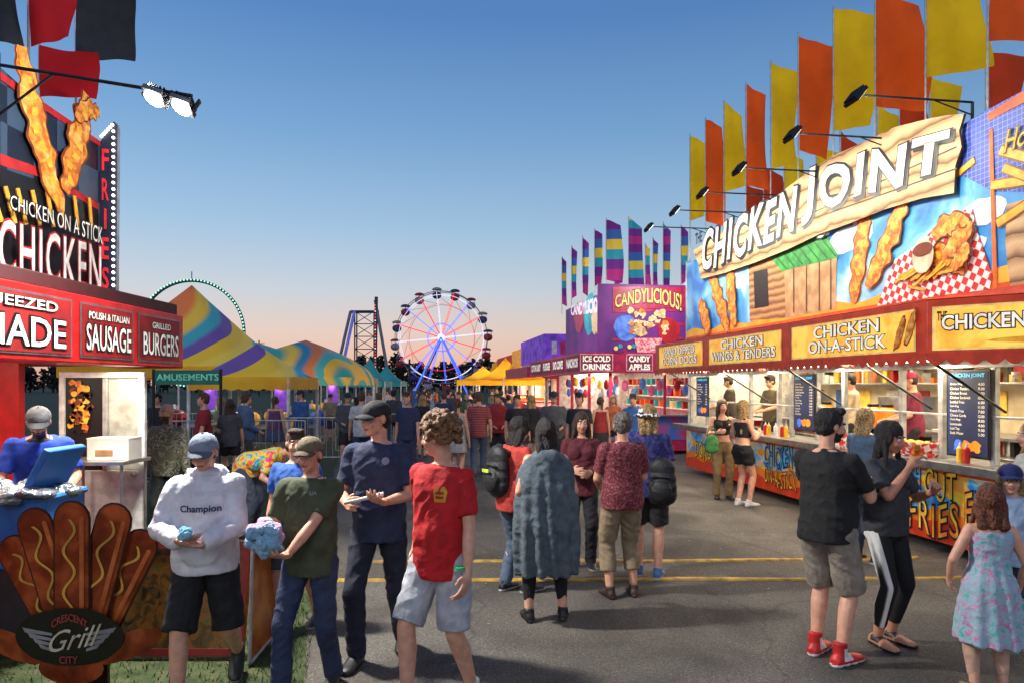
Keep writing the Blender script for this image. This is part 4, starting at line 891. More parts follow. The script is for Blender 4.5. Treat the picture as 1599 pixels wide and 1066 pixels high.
fx=[(1078,212,345,23,0),(1102,187,345,29,1),(1131,160,300,34,0),(1165,132,290,36,1),(1204,97,265,47,0),(1247,55,236,54,1),(1302,12,205,64,0),(1367,-8,165,76,1),(1446,-50,120,95,0),(1543,-60,64,110,1)]
for i,(px,yt,yb,w,c) in enumerate(fx):
    t=st(px,-.12); p=MS@V((t,-.12,4.3)); k=p.y/F
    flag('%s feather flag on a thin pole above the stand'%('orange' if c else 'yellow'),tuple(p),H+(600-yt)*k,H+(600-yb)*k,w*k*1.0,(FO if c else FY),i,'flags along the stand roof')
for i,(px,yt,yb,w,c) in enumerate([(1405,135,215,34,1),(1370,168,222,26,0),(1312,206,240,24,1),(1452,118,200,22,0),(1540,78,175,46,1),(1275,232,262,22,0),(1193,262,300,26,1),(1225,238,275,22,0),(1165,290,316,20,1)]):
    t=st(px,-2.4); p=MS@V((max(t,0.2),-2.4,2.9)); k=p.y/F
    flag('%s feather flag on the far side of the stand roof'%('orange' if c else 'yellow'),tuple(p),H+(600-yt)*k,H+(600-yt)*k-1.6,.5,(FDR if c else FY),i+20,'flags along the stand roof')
lampg=mat('lamp_glass',(255,250,235),em=6)
for i,(px,py) in enumerate(((1330,148),(1232,208),(1150,262),(1093,300),(1050,328),(1010,354))):
    t=st(px,1.35); p=MS@V((t,1.35,0)); z=H-(py-600)*p.y/F
    q=thing('flood_light','black floodlight on a long arm above the painted panel','floodlight',MS@V((t,-.1,4.5)),group='floodlights over the painted panel')
    b=MB(MS); b.cyl((t,-.08,4.3),(t,-.08,z+.0),.016,DARK); b.cyl((t,-.08,z),(t,1.2,z+.0),.012,DARK); b.cyl((t,.4,z),(t,-.08,z-.14),.008,DARK); b.build('arm',q)
    Mr=MS@Matrix.Translation((t,1.3,z-.02))@Matrix.Rotation(-.9,4,'X'); b=MB(Mr); b.bx(-.11,.11,-.09,.09,-.02,.02,DARK)
    for k in range(6): b.bx(-.10+k*.036,-.092+k*.036,-.08,.08,.02,.045,DARK)
    hs_=b.build('lamp_housing',q)
    b=MB(Mr); b.bx(-.09,.09,-.07,.07,-.026,-.0205,lampg); b.build('lamp_glass',hs_)
    light('flood_lamp',q,MS@V((t,1.32,z-.1)),kind='AREA',size=.25,power=42,col=(1,.9,.74),target=MS@V((t+.1,0,3.2)))
# ================================================================ CANDY STAND
O2=V((2.62,18.4,0)); M2=Matrix.Translation(O2)@Matrix.Rotation(rz,4,'Z')
cd=thing('food_stand','candy stand with purple candy sign, pink trim and colourful flags','food stand',O2,rz)
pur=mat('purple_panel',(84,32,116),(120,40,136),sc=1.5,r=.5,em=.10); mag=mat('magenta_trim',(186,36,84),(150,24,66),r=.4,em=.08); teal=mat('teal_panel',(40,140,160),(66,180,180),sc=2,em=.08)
b=MB(M2); b.bx(0,7,-3,-2.95,.4,2.8,WHITE); b.bx(0,7,-3,0,2.5,2.8,cream); b.bx(0,7,-3,0,.1,.4,mag); b.bx(6.95,7,-3,0,.4,2.5,WHITE)
b.bx(.0,.06,-.08,.0,.4,2.5,mag); b.bx(0,.06,-1.6,-1.54,.4,2.5,mag); b.bx(0,.06,-3,-2.9,.4,2.5,mag)
for t in(2.3,4.6,6.9): b.bx(t-.04,t+.04,-.08,0,.4,2.5,mag)
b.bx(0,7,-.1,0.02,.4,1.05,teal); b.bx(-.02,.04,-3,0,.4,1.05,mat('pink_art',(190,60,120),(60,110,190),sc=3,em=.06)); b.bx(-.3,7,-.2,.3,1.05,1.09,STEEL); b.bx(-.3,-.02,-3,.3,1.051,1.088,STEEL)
b.build('body',cd)
b=MB(M2); b.bx(-.02,5.2,-.04,.04,2.75,4.45,pur)
b.bx(-.69,-.62,-2.9,.5,2.72,4.5,pur); b.M=None
O3=M2@V((-.7,.5,0)); cv=Canvas(b,O3,-ey,up)
cv.pp([(957,448),(1071,448),(1071,480),(957,484)],mag,1)
for i in range(3): cv.pp([(957,484+i*22),(1071,482+i*22),(1071,486+i*22),(957,488+i*22)],mag,1)
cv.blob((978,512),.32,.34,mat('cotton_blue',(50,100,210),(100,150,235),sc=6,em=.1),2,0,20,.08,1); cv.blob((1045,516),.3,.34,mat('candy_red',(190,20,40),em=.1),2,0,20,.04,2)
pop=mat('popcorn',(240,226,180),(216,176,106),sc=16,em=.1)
for i in range(44): cv.blob((1012+R.uniform(-28,28),505+R.uniform(-20,18)),.08,.07,pop if i%5 else FRIED,3+i%4,0,10,.5,i)
cv.pp([(990,528),(1034,528),(1028,553),(996,553)],mat('popcorn_box',(220,50,80),(225,210,210),sc=20,em=.08),8)
for i in range(16): cv.blob((962+i*7,545+R.uniform(-6,4)),.06,.06,[mat('candy_yellow',(255,214,120),em=.4),teal,mag][i%3],7,0,8,.1,i)
cw=Canvas(b,M2@V((5.2,.045,0)),-ex,up)
cw.blob((922,490),.8,.6,teal,1,0,20,.1,2); cw.blob((905,495),.6,.5,mag,2,0,20,.2,5); cw.blob((932,500),.5,.45,pop,3,0,20,.3,6)
cp=b.build('painted_panel',cd,'purple panel with popcorn, candy apple and candy floss art')
arc=lambda x,y:(x,y+.5*(math.sin(x*3.14))-.15)
b=MB(); cv.mb=b; cv.tq('CANDYLICIOUS!',(961,459,478),(1064,457,482),mat('sign_darkline',(40,8,50)),2,.07,fn=arc); cv.tq('CANDYLICIOUS!',(961,459,478),(1064,457,482),mat('candy_yellow',(255,214,120),em=.4),4,.02,fn=arc); b.build('lettering',cp)
b=MB(); cw.mb=b; cw.tq('CANDYLICIOUS',(893,478,492),(944,462,486),mat('candy_white',(255,240,250),em=.4),4,.05); b.build('lettering',cp)
b=MB(M2); b.bx(-1.0,6.9,.4,1.0,2.2,2.72,mag); b.bx(-1.0,-.85,-3,.4,2.2,2.72,mag); b.bx(-1.0,6.9,-.1,.4,2.69,2.72,mag); b.M=None
sgn=mat('pink_lit_sign',(130,24,50),(100,16,50),em=.25)
cv=Canvas(b,M2@V((-1.01,1.0,0)),-ey,up)
for t,x0,x1 in(('ICE COLD|DRINKS',906,958),('CANDY|APPLES',978,1020),('POPCORN',1026,1072)):
    u0=cv.uv(x0,570)[0];u1=cv.uv(x1,570)[0]; cv.poly([(u0,2.24),(u1,2.24),(u1,2.68),(u0,2.68)],mat('pink_edge',(230,150,170),em=.2),1); cv.poly([(u0+.03,2.27),(u1-.03,2.27),(u1-.03,2.65),(u0+.03,2.65)],sgn,2)
    lsn=t.split('|')
    for i,q in enumerate(lsn): cv.text(q,u0+.08,u1-.08,2.48-.2*i if len(lsn)>1 else 2.36,2.62-.2*i if len(lsn)>1 else 2.56,wt,3,.04)
cv=Canvas(b,M2@V((6.9,1.01,0)),-ex,up)
for t,u0,u1 in(('COTTON CANDY',.3,2.3),('FUDGE',2.6,3.9),('SNO CONES',4.2,5.8),('NACHOS',6.1,7.6)):
    cv.poly([(u0,2.26),(u1,2.26),(u1,2.66),(u0,2.66)],sgn,1); cv.text(t,u0+.1,u1-.1,2.36,2.58,wt,2,.04)
b.build('awning',cd)
bags=[mat('bag_pink',(220,100,150),em=.2),mat('bag_blue',(80,140,220),em=.2),mat('bag_yellow',(240,200,80),em=.2),mat('bag_white',(230,226,230),em=.2),mat('bag_red',(190,40,50),em=.1)]
for x in range(26):
    b=MB(M2); b.ell((.28+x*.25,-.32+R.uniform(-.05,.05),1.65+.3*(x%2)+R.uniform(-.08,.08)),(.09,.08,.15),R.choice(bags),8,6); b.build('candy_bag',cd)
for x in range(11): b=MB(M2); b.ell((.35,-.3-x*.25,1.7+.25*(x%2)+R.uniform(-.08,.08)),(.1,.1,.16),R.choice(bags),8,6); b.build('candy_bag',cd)
b=MB(M2); b.bx(.3,6.8,-2.94,-2.6,1.16,1.2,WHITE); b.bx(.3,6.8,-2.94,-2.6,1.51,1.55,WHITE); b.bx(.3,6.8,-2.94,-2.6,1.86,1.9,WHITE)
for x in range(40): z=1.2+.35*(x%3)+.0005; b.bx(.3+x*.16,.42+x*.16,-2.9,-2.6,z-.01,z+.2,R.choice([RED,pop,teal,org]))
b.build('candy_shelf',cd)
for t in(1,3.5,6): b=MB(M2); b.bx(t,t+1,-1.4,-1.3,2.44,2.49,tubem); b.build('ceiling_light',cd); light('ceiling_lamp',cd,M2@V((t+.5,-1.35,2.4)),size=1.3,power=60,col=(1,.78,.55))
for t in(-.6,2.5): light('awning_lamp',cd,M2@V((t,.2,2.15)),size=.8,power=45,col=(1,.76,.55))
light('sign_lamp',cd,M2@V((-2.3,-1,4.6)),size=.4,power=45,col=(1,.85,.8),target=M2@V((-.7,-1.1,3.5)))
light('sign_lamp',cd,M2@V((2,2.2,4.8)),size=.4,power=60,col=(1,.85,.9),target=M2@V((2,0,3.5)))
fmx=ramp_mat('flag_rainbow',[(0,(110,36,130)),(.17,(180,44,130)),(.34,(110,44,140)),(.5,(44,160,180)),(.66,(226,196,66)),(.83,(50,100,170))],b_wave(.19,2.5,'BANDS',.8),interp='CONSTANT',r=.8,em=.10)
for i,(px,yt,w) in enumerate([(878,402,8),(893,385,9),(910,370,10),(929,359,12),(947,343,26),(982,340,24),(1008,382,9),(1020,372,9),(1036,348,12),(1064,352,10),(960,400,8),(995,390,8)]):
    Y=5.19/((px-800)/F+.1407) if px<950 else 19.5+(i%3)*1.2; p=V((nrm(px,Y),Y,4.4)); k=Y/F
    flag('purple, teal and yellow banded flag on the candy stand',tuple(p),H+(600-yt)*k,4.75,w*k*.95,fmx,i+3,'banded flags on the candy stand')
def farstand(px,Y,L,c1,c2,seed):
    x=nrm(px,Y); M_=Matrix.Translation((x,Y,0))@Matrix.Rotation(rz,4,'Z')
    s_=thing('food_stand','distant lit food stand with coloured sign panel and awning','food stand',(x,Y,0),rz,group='distant food stands')
    b=MB(M_); b.bx(0,L,-2.5,-2.4,.3,2.8,WHITE); b.bx(0,L,-2.4,0,.2,1.0,c2); b.bx(0,L,-2.4,0,2.4,2.8,WHITE); b.bx(0,.05,-.1,0,1,2.4,ALU); b.build('body',s_)
    b=MB(M_); b.bx(-.02,L,-.05,.05,2.8,3.9,c1); b.bx(-.05,.0,-2.4,-.05,2.8,3.9,c1)
    for k in range(6): b.bx(-.07,-.051,-2.2+k*.35,-2.0+k*.35,3.1,3.6,WHITE if k%2 else c2)
    b.build('sign_panel',s_)
    b=MB(M_); b.bx(-.4,L,.2,.8,2.2,2.6,c2); b.bx(-.4,-.3,-2.4,.2,2.2,2.6,c2); b.build('awning',s_)
    b=MB(M_); b.bx(.3,L-.3,-1.3,-1.2,2.3,2.38,tubem); b.build('ceiling_light',s_); light('ceiling_lamp',s_,M_@V((L/2,-1.2,2.2)),size=2,power=180,col=(1,.8,.55)); light('awning_lamp',s_,M_@V((L/2,.9,2.3)),size=2,power=160,col=(1,.78,.52),target=M_@V((L/2,3.5,.4)))  # awning lamp added and aimed outward to lift the dim midway crowd
e1=mat('lit_purple',(130,70,200),(70,36,140),sc=2,em=.5); e2=mat('lit_yellow2',(236,170,56),em=.4); e3=mat('lit_red2',(190,40,30),em=.35)
farstand(852,27,6,e1,mag,1); farstand(826,36,6,e2,e3,2); farstand(800,46,8,e3,e2,3); farstand(786,58,8,e2,mag,4)
# ================================================================ LEFT STAND
OL=V((-4.2,3.5,0)); ls=thing('food_stand','red and black grill stand with chicken panel and lit menu signs','food stand',OL)
def b_chk(n,l,tc):
    c=n.new('ShaderNodeTexChecker'); c.inputs['Scale'].default_value=3.2; l.new(tc.outputs['Object'],c.inputs[0]); return c.outputs['Fac']
dk=ramp_mat('checker_navy',[(.0,(20,28,44)),(.5,(56,74,96))],b_chk,r=.35)
redw=mat('red_wall',(186,26,24),(160,18,18),r=.35)
b=MB(); b.bx(-7.5,-4.2,3.0,3.1,.2,2.7,redw); b.bx(-7.5,-7.4,3.1,6.9,.2,2.7,WHITE); b.bx(-7.5,-4.2,3.1,6.9,2.55,2.75,WHITE); b.bx(-5.55,-4.95,6.85,6.94,.1,2.55,redw); b.bx(-7.4,-5.55,6.85,6.93,.1,2.55,WHITE); b.bx(-7.4,-4.3,3.1,6.85,.1,.35,redw); b.bx(-4.3,-4.2,3.1,6.3,.1,1.0,redw); b.bx(-4.4,-4.05,3.1,6.3,1.0,1.04,STEEL)
b.build('body',ls,bevel=.006)
b=MB(); cv=Canvas(b,V((-4.205,3.0,0)),V((0,1,0)),up)
body_=[(-400,-260),(50,150),(158,222),(153,466),(0,440),(-400,330)]
cv.pp(body_,dk,0)
uvs=[cv.uv(*p) for p in body_]; b.add([cv.w(u,v,0) for u,v in uvs]+[cv.w(u,v,-12) for u,v in uvs],[(i,(i+1)%6,6+(i+1)%6,6+i) for i in range(6)]+[(11,10,9,8,7,6)],BLACK)
rdl=mat('red_line',(190,26,26),em=.1)
cv.pp([(0,112),(50,148),(158,222),(158,231),(50,160),(0,125)],rdl,2); cv.pp([(0,240),(60,262),(154,318),(154,328),(60,276),(0,258)],rdl,1); cv.pp([(0,262),(60,282),(154,334),(154,462),(0,440)],BLACK,1)
for i in range(9): cv.fry((-20+i*20,345+i*2),(-40+i*22,285+i*3),.05,2+(i%3)*2)
cv.strand([(28,72),(34,110),(42,150),(52,194),(64,240),(76,284),(92,332)],.15,8,3,60)
cv.strand([(130,150),(122,185),(114,225),(104,262),(94,300)],.15,12,6,50); cv.strand([(146,176),(126,170),(108,184)],.10,16,9,20)
pnl=b.build('painted_panel',ls,'black panel with fried chicken skewer and fries art')
wl=mat('letter_white_lit',(244,240,230),em=.14)
b=MB(); cv.mb=b; cv.tq('CHICKEN ON A STICK',(1,304,326),(148,356,382),BLACK,20,.05,1.05); cv.tq('CHICKEN ON A STICK',(1,304,326),(148,356,382),wl,21,.0,1.05); b.build('lettering',pnl)
b=MB(); cv.mb=b; cv.tq('CHICKEN',(-16,340,428),(146,386,459),rdl,19,.035,1.14); cv.tq('CHICKEN',(-16,340,428),(146,386,459),wl,20,.008,1.14); b.build('lettering',pnl)
b=MB(); Of=V((-4.2,6.96,0)); cv=Canvas(b,Of,V((1,0,0)),up); fp=[(157,222),(166,205),(178,190),(184,196),(182,466),(153,466)]
navb=mat('navy_strip',(34,44,70)); cv.pp(fp,navb,0); uvs=[cv.uv(*p) for p in fp]; b.add([cv.w(u,v,0) for u,v in uvs]+[cv.w(u,v,-12) for u,v in uvs],[(i,(i+1)%6,6+(i+1)%6,6+i) for i in range(6)]+[(11,10,9,8,7,6)],ALU)
ms_=b.build('marquee_strip',ls,'vertical FRIES sign edged with marquee bulbs')
for i,chh in enumerate('FRIES'):
    b=MB(); cv.mb=b; y=234+i*46; q_=(3 if chh=='I' else 0); cv.tq(chh,(161+q_,y,y+32),(171-q_,y+1,y+33),mat('fries_red',(230,44,54),em=.6),3,.0 if chh=='I' else .02); b.build('letter',ms_)
bulb=mat('marquee_bulb',(255,250,235),em=6)
for i in range(32):
    u,v=cv.uv(178.5,206+i*10) if i<26 else cv.uv(160+(i-26)*3.4,214-(i-26)*3.6); b=MB(); b.ell(cv.w(u,v,3),.015,bulb,8,6); b.build('light_bulb',ms_)
b=MB(); b.bx(-4.2,-3.66,3.0,7.6,2.08,2.66,redw); b.bx(-4.2,-3.70,3.0,7.55,2.661,2.78,mat('awning_dark',(60,10,12))); b.bx(-5.4,-4.2,6.96,7.6,2.1,2.64,redw); b.build('awning',ls,bevel=.012)
lr=mat('lit_red_sign',(140,12,14),(100,6,8),sc=3,em=.2); tr=mat('sign_steel_trim',(130,130,134),r=.3,me=.7)
def ls_sign(x0,x1,lines):
    b=MB(); cv=Canvas(b,V((-3.655,3.0,0)),V((0,1,0)),up)
    u0=cv.uv(x0,540)[0];u1=cv.uv(x1,540)[0]; cv.poly([(u0,2.13),(u1,2.13),(u1,2.60),(u0,2.60)],tr,1); cv.poly([(u0+.02,2.147),(u1-.02,2.147),(u1-.02,2.583),(u0+.02,2.583)],lr,2)
    for t,v0,v1,a,c in lines: cv.text(t,u0+(u1-u0)*a,u0+(u1-u0)*c,v0,v1,BLACK,3,.06); cv.text(t,u0+(u1-u0)*a,u0+(u1-u0)*c,v0,v1,wl,5,.01)
    b.build('sign_box',ls,'lit red menu sign along the awning')
ls_sign(-260,112,[('FRESH SQUEEZED',2.46,2.55,.1,.9),('LEMONADE',2.19,2.41,.05,.95)]); ls_sign(125,208,[('POLISH & ITALIAN',2.47,2.53,.12,.88),('SAUSAGE',2.2,2.42,.08,.92)]); ls_sign(216,281,[('GRILLED',2.47,2.53,.28,.72),('BURGERS',2.2,2.42,.08,.92)])
b=MB(); Yd=7.0
def wx(px,py,Y=Yd): p=W(px,py,Y); return p.x,p.z
x0,_=wx(92,0);x1,_=wx(226,0); zt=2.03; xs,_=wx(160,0)
b.bx(x0,x1,Yd,Yd+.05,.12,1.02,WHITE); b.bx(x0,x0+.05,Yd,Yd+.05,1.02,zt,WHITE); b.bx(x1-.07,x1,Yd,Yd+.05,1.02,zt,WHITE); b.bx(x0+.05,x1-.07,Yd,Yd+.05,zt-.06,zt,WHITE); b.bx(xs,xs+.05,Yd,Yd+.05,1.02,zt-.06,ALU)
b.bx(x0+.05,xs,Yd+.03,Yd+.045,1.02,zt-.06,BLACK); b.bx(xs+.05,x1-.07,Yd+.03,Yd+.045,1.02,zt-.06,mat('screen_mesh',(176,178,168),r=.3))
door=b.build('door',ls,bevel=.006)
b=MB(); cv=Canvas(b,V((x0,Yd+.028,0)),V((1,0,0)),up)
for i in range(60): cv.blob((126+R.uniform(-17,17),635+R.uniform(-38,38)),.035,.03,[FRIED,FRIED_D,FRY,BLACK][i%4],1+i%5,R.uniform(0,3),10,.4,i)
b.build('food_picture',door)
b=MB(); p=W(212,740,Yd); b.cyl(p+V((0,-.04,0)),p,.02,ALU); b.ell(p+V((0,-.05,0)),.025,ALU); b.build('door_handle',door)
b=MB(); b.bx(-6.2,-5.0,4.4,4.5,2.49,2.54,tubem); b.build('ceiling_light',ls); light('ceiling_lamp',ls,(-5.6,5.0,2.45),size=1.2,power=60,col=(1,.9,.75)); light('awning_lamp',ls,(-3.95,6.2,2.05),size=.3,sy=1.5,power=36,col=(1,.85,.65))
light('panel_lamp',ls,(-2.7,5.6,4.25),size=.25,power=48,col=(1,.96,.9),target=(-4.2,5.8,3.4))
cbx=thing('cardboard_box','white printed cardboard box on a table by the door','box',W(180,716,6.7))
p=W(180,716,6.7); b=MB(); b.bx(p.x-.2,p.x+.2,p.y-.12,p.y+.12,p.z,p.z+.2,mat('box_white',(206,200,190),(190,182,170),sc=4)); b.bx(p.x-.12,p.x+.05,p.y-.125,p.y-.121,p.z+.04,p.z+.10,mat('box_brown',(150,110,70))); b.build('carton',cbx,bevel=.004)
b=MB(); b.bx(p.x-.203,p.x+.203,p.y-.123,p.y+.123,p.z+.2,p.z+.215,mat('box_white',(206,200,190))); b.build('lid',cbx)
tbl=thing('prep_table','steel prep table outside the grill stand','table',(p.x,6.7,0)); b=MB(); b.bx(p.x-.5,p.x+.22,6.45,6.95,p.z-.035,p.z-.002,STEEL); b.build('table_top',tbl)
for dx,dy in((-.45,.03),(.18,.03),(-.45,.45),(.18,.45)): b=MB(); b.cyl((p.x+dx,6.47+dy,0),(p.x+dx,6.47+dy,p.z-.036),.015,STEEL); b.build('leg',tbl)
co_n=thing('traffic_cone','small orange traffic cone on the grass','traffic cone',(nrm(432,8.2),8.2,0)); x=nrm(432,8.2)
b=MB(); b.bx(x-.18,x+.18,8.02,8.38,.0,.03,mat('cone_orange',(230,80,20))); b.cyl((x,8.2,.03),(x,8.2,.7),.13,mat('cone_orange',(230,80,20)),r2=.025,n=16); b.cyl((x,8.2,.38),(x,8.2,.5),.082,WHITE,r2=.063,n=16); b.build('cone_body',co_n)
fa=thing('flood_light','twin white floodlights on a long arm above the grill stand','floodlight',(-4.2,5.3,4.0))
b=MB(); b.cyl(V((-4.22,5.6,3.6)),V((-4.22,5.6,4.62)),.02,DARK); q1=V((-4.22,5.6,4.52)); q2=W(300,150,5.3); b.cyl(q1,q2,.014,DARK); b.cyl(V((-4.22,5.6,4.1)),q1.lerp(q2,.3),.010,DARK); b.build('arm',fa)
for i,(px,py) in enumerate(((241,154),(284,168))):
    p=W(px,py,5.3); Mr=Matrix.Translation(p)@Matrix.Rotation(.35,4,'Y')@Matrix.Rotation(-.45,4,'X')
    b=MB(Mr); b.bx(-.08,.08,-.08,.08,0,.04,mat('lamp_grey',(110,114,120),me=.5))
    for k in range(5): b.bx(-.068+k*.032,-.062+k*.032,-.07,.07,.04,.08,DARK)
    b.bx(-.094,-.081,-.02,.02,-.01,.12,DARK); b.bx(.081,.094,-.02,.02,-.01,.12,DARK)
    hsn=b.build('lamp_housing',fa); b=MB(Mr); b.cyl((0,0,-.014),(0,0,-.001),.07,mat('lamp_glass_bright',(255,252,244),em=60),n=24); b.build('lamp_glass',hsn)
    light('flood_lamp',fa,p-V((0,.06,.08)),kind='AREA',size=.2,power=230,col=(1,.96,.88),target=(p.x+.9+.8*i,p.y-1.9,.5))
for i,(x,yt,yb,w,m,cn,Y) in enumerate(((45,-30,72,72,FR,'red',6.5),(62,72,152,95,FR,'red',7.0),(119,-14,98,95,FK,'black',7.4),(-30,-40,60,60,FK,'black',6.3))):
    p=W(x,yb,Y); flag('%s flag on a pole above the grill stand'%cn,(p.x,Y,2.8),W(x,yt,Y).z,p.z,w*Y/F,m,i+40,'flags on the grill stand')
co=thing('cooler','blue hinged cooler lined with foil, lid standing open','cooler',W(60,800,4.9))
blu=mat('cooler_blue',(34,106,184),(28,90,164),sc=5,r=.45); foil=mat('foil',(180,186,192),(120,128,136),sc=14,r=.25,me=.8,bump=1,bs=22)
p=W(48,766,4.9); b=MB(); b.bx(p.x-.42,p.x+.24,4.7,5.15,.62,p.z,blu); b.bx(p.x-.44,p.x+.26,4.68,5.17,p.z-.05,p.z-.001,mat('cooler_rim',(44,120,200))); b.build('tub',co,bevel=.03)
b=MB(Matrix.Translation((p.x+.1,4.72,p.z+.0))@Matrix.Rotation(rad(-62),4,'Y')); b.bx(0,.34,0,.42,.0,.05,blu); b.bx(.03,.31,.03,.39,.051,.07,mat('cooler_rim',(44,120,200))); b.build('lid',co,bevel=.02)
P=PR()
for i in range(30): P.ell((p.x+R.uniform(-.38,.26),4.9+R.uniform(-.25,.25),p.z+R.uniform(-.03,.03)),(.08,.07,.035))
m=remesh(P,.012,0); wrinkle(m,.02,(25,25,25)); inv=TOPM[co.name].inverted()
for v in m.vertices: v.co=inv@v.co
obj_from(m,'foil_liner',co,[foil])
b=MB(); b.bx(p.x-.4,p.x+.22,4.72,5.13,.02,.615,mat('cart_dark',(34,40,50),r=.5)); b.build('stand_base',co)
Yh=4.25; hb=thing('sign_board','cut-out sign of grilled hot dogs with mustard squiggles and logo','sign',(nrm(125,Yh),Yh,0))
b=MB(); cv=Canvas(b,V((nrm(125,Yh),Yh,0)),V((1,0,0)),up)
sg=ramp_mat('sausage_paint',[(.3,(78,26,12)),(.5,(128,50,22)),(.7,(176,86,42))],b_noise(5,4,.5),r=.22); sgd=mat('sausage_edge',(44,14,8),r=.4); mus=mat('mustard',(212,160,66),r=.4); shn=mat('sausage_shine',(196,110,60),(160,80,40),r=.2)
def sausage(x0,y0,x1,y1,w,L):
    a=V(cv.uv(x0,y0));e=V(cv.uv(x1,y1)); d=(e-a).normalized(); n_=V((-d.y,d.x))
    def cap(ww,m,LL,sh_=0):
        pts_=[]
        for i in range(9): t=math.pi*i/8; pts_.append(tuple(e+n_*(ww*math.cos(t)+sh_)+d*ww*math.sin(t)))
        for i in range(9): t=math.pi*i/8; pts_.append(tuple(a+n_*(-ww*math.cos(t)+sh_)-d*ww*math.sin(t)))
        cv.poly(pts_[::-1],m,LL)
    cap(w,sgd,L); cap(w*.9,sg,L+1); cap(w*.12,shn,L+2,w*.55)
    l=(e-a).length; q=[]
    for sgn_ in(1,-1):
        r_=[]
        for i in range(25): t=i/24; r_.append(tuple(a+d*l*t+n_*(w*.3*math.sin(t*14)-w*.1+sgn_*.009)))
        q+=r_ if sgn_>0 else r_[::-1]
    cv.poly(q,mus,L+3)
for i,a in enumerate(((26,862,84,965,.115),(222,852,165,965,.115),(62,818,104,955,.115),(186,810,148,955,.115),(124,806,124,950,.115))): sausage(a[0],a[1],a[2],a[3],a[4],1+i*4)
cv.blob((124,985),.33,.18,mat('board_black',(26,22,20),r=.3),23,0,24,.03,4); cv.blob((36,1000),.22,.08,sg,21,-.4,18,.1,4); cv.blob((212,1000),.22,.08,sg,21,.4,18,.1,4); cv.blob((124,1035),.2,.10,sg,20,0,18,.1,4)
sd2=mat('logo_steel',(140,142,142),r=.4)
for k in range(4):
    dx=k*8; cv.pp([(52+dx,970+dx),(98,979+dx),(98,983+dx),(57+dx,978+dx)],sd2,24); cv.pp([(196-dx,970+dx),(150,979+dx),(150,983+dx),(191-dx,978+dx)],sd2,24)
fr_=b.build('painted_front',hb)
crt=mat('logo_cream',(214,200,174)); rdt=mat('logo_red',(160,60,52))
for t_,a_,c_,m_,bo_,f_ in(('CRESCENT',(98,955,966),(152,955,966),rdt,.02,lambda x,y:(x,y+1.0*math.sin(x*3.14)-.5)),('Grill',(88,978,1010),(160,966,998),crt,.0,lambda x,y:(x+.2*y,y)),('CITY',(110,1014,1025),(138,1014,1025),rdt,.02,None)):
    b=MB(); cv.mb=b; cv.tq(t_,a_,c_,m_,25,bo_,fn=f_); b.build('lettering',fr_)
b=MB(); b.bx(nrm(85,Yh),nrm(165,Yh),Yh+.02,Yh+.05,.0,.95,sgd); b.build('backing_board',hb)
ab=thing('sign_board','low leaning board painted with food on a red frame','sign',(nrm(250,4.7),4.7,0))
MA=Matrix.Translation((nrm(238,4.7),4.7,0))@Matrix.Rotation(-.2,4,'X')
b=MB(MA); b.bx(-.6,.62,0,.04,.03,.80,ramp_mat('board_food',[(.3,(24,24,14)),(.45,(76,62,26)),(.55,(124,76,26)),(.68,(62,80,28)),(.8,(160,112,50))],b_noise(9,6,1.5),r=.4))
dkr=mat('dark_red_frame',(120,20,16)); b.bx(-.6,.62,-.01,-.002,.03,.08,dkr); b.bx(-.6,.62,-.01,-.002,.75,.80,dkr); b.bx(-.6,-.55,-.01,-.002,.08,.75,dkr); b.bx(.57,.62,-.01,-.002,.08,.75,dkr); b.build('painted_board',ab)
sb=thing('sign_board','leaning metal sandwich board with red and yellow painted panel','sign',(nrm(415,4.9),4.9,0))
b=MB(); A_=[(nrm(390,4.6),4.6,.02),(nrm(440,5.3),5.3,.02),(nrm(432,5.3),5.3,.85),(nrm(396,4.75),4.75,.92)]; b.add(A_,[(0,1,2,3)],mat('sandwich_art',(150,34,20),(190,120,40),sc=5,r=.4)); b.tube(A_,.014,ALU,closed=True); b.build('panel',sb)
# ================================================================ TENTS
def plateau(cols,ed=.012):
    out=[]; n_=len(cols)
    for i,c in enumerate(cols): out+= [(min(1,i/n_+ed),c),((i+1)/n_-ed,c)]
    return out
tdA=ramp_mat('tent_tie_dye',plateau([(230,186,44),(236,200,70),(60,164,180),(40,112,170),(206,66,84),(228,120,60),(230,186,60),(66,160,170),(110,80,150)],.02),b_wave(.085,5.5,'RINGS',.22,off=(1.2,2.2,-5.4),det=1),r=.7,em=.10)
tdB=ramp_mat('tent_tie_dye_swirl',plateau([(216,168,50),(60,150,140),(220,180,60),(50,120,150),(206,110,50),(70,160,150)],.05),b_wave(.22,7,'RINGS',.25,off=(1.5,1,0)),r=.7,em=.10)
tly=mat('tent_yellow',(236,186,44),(220,156,34),sc=1,r=.7,em=.12,trans=.3); tlt=mat('tent_teal',(40,120,130),(50,150,150),sc=1,r=.7,em=.08)
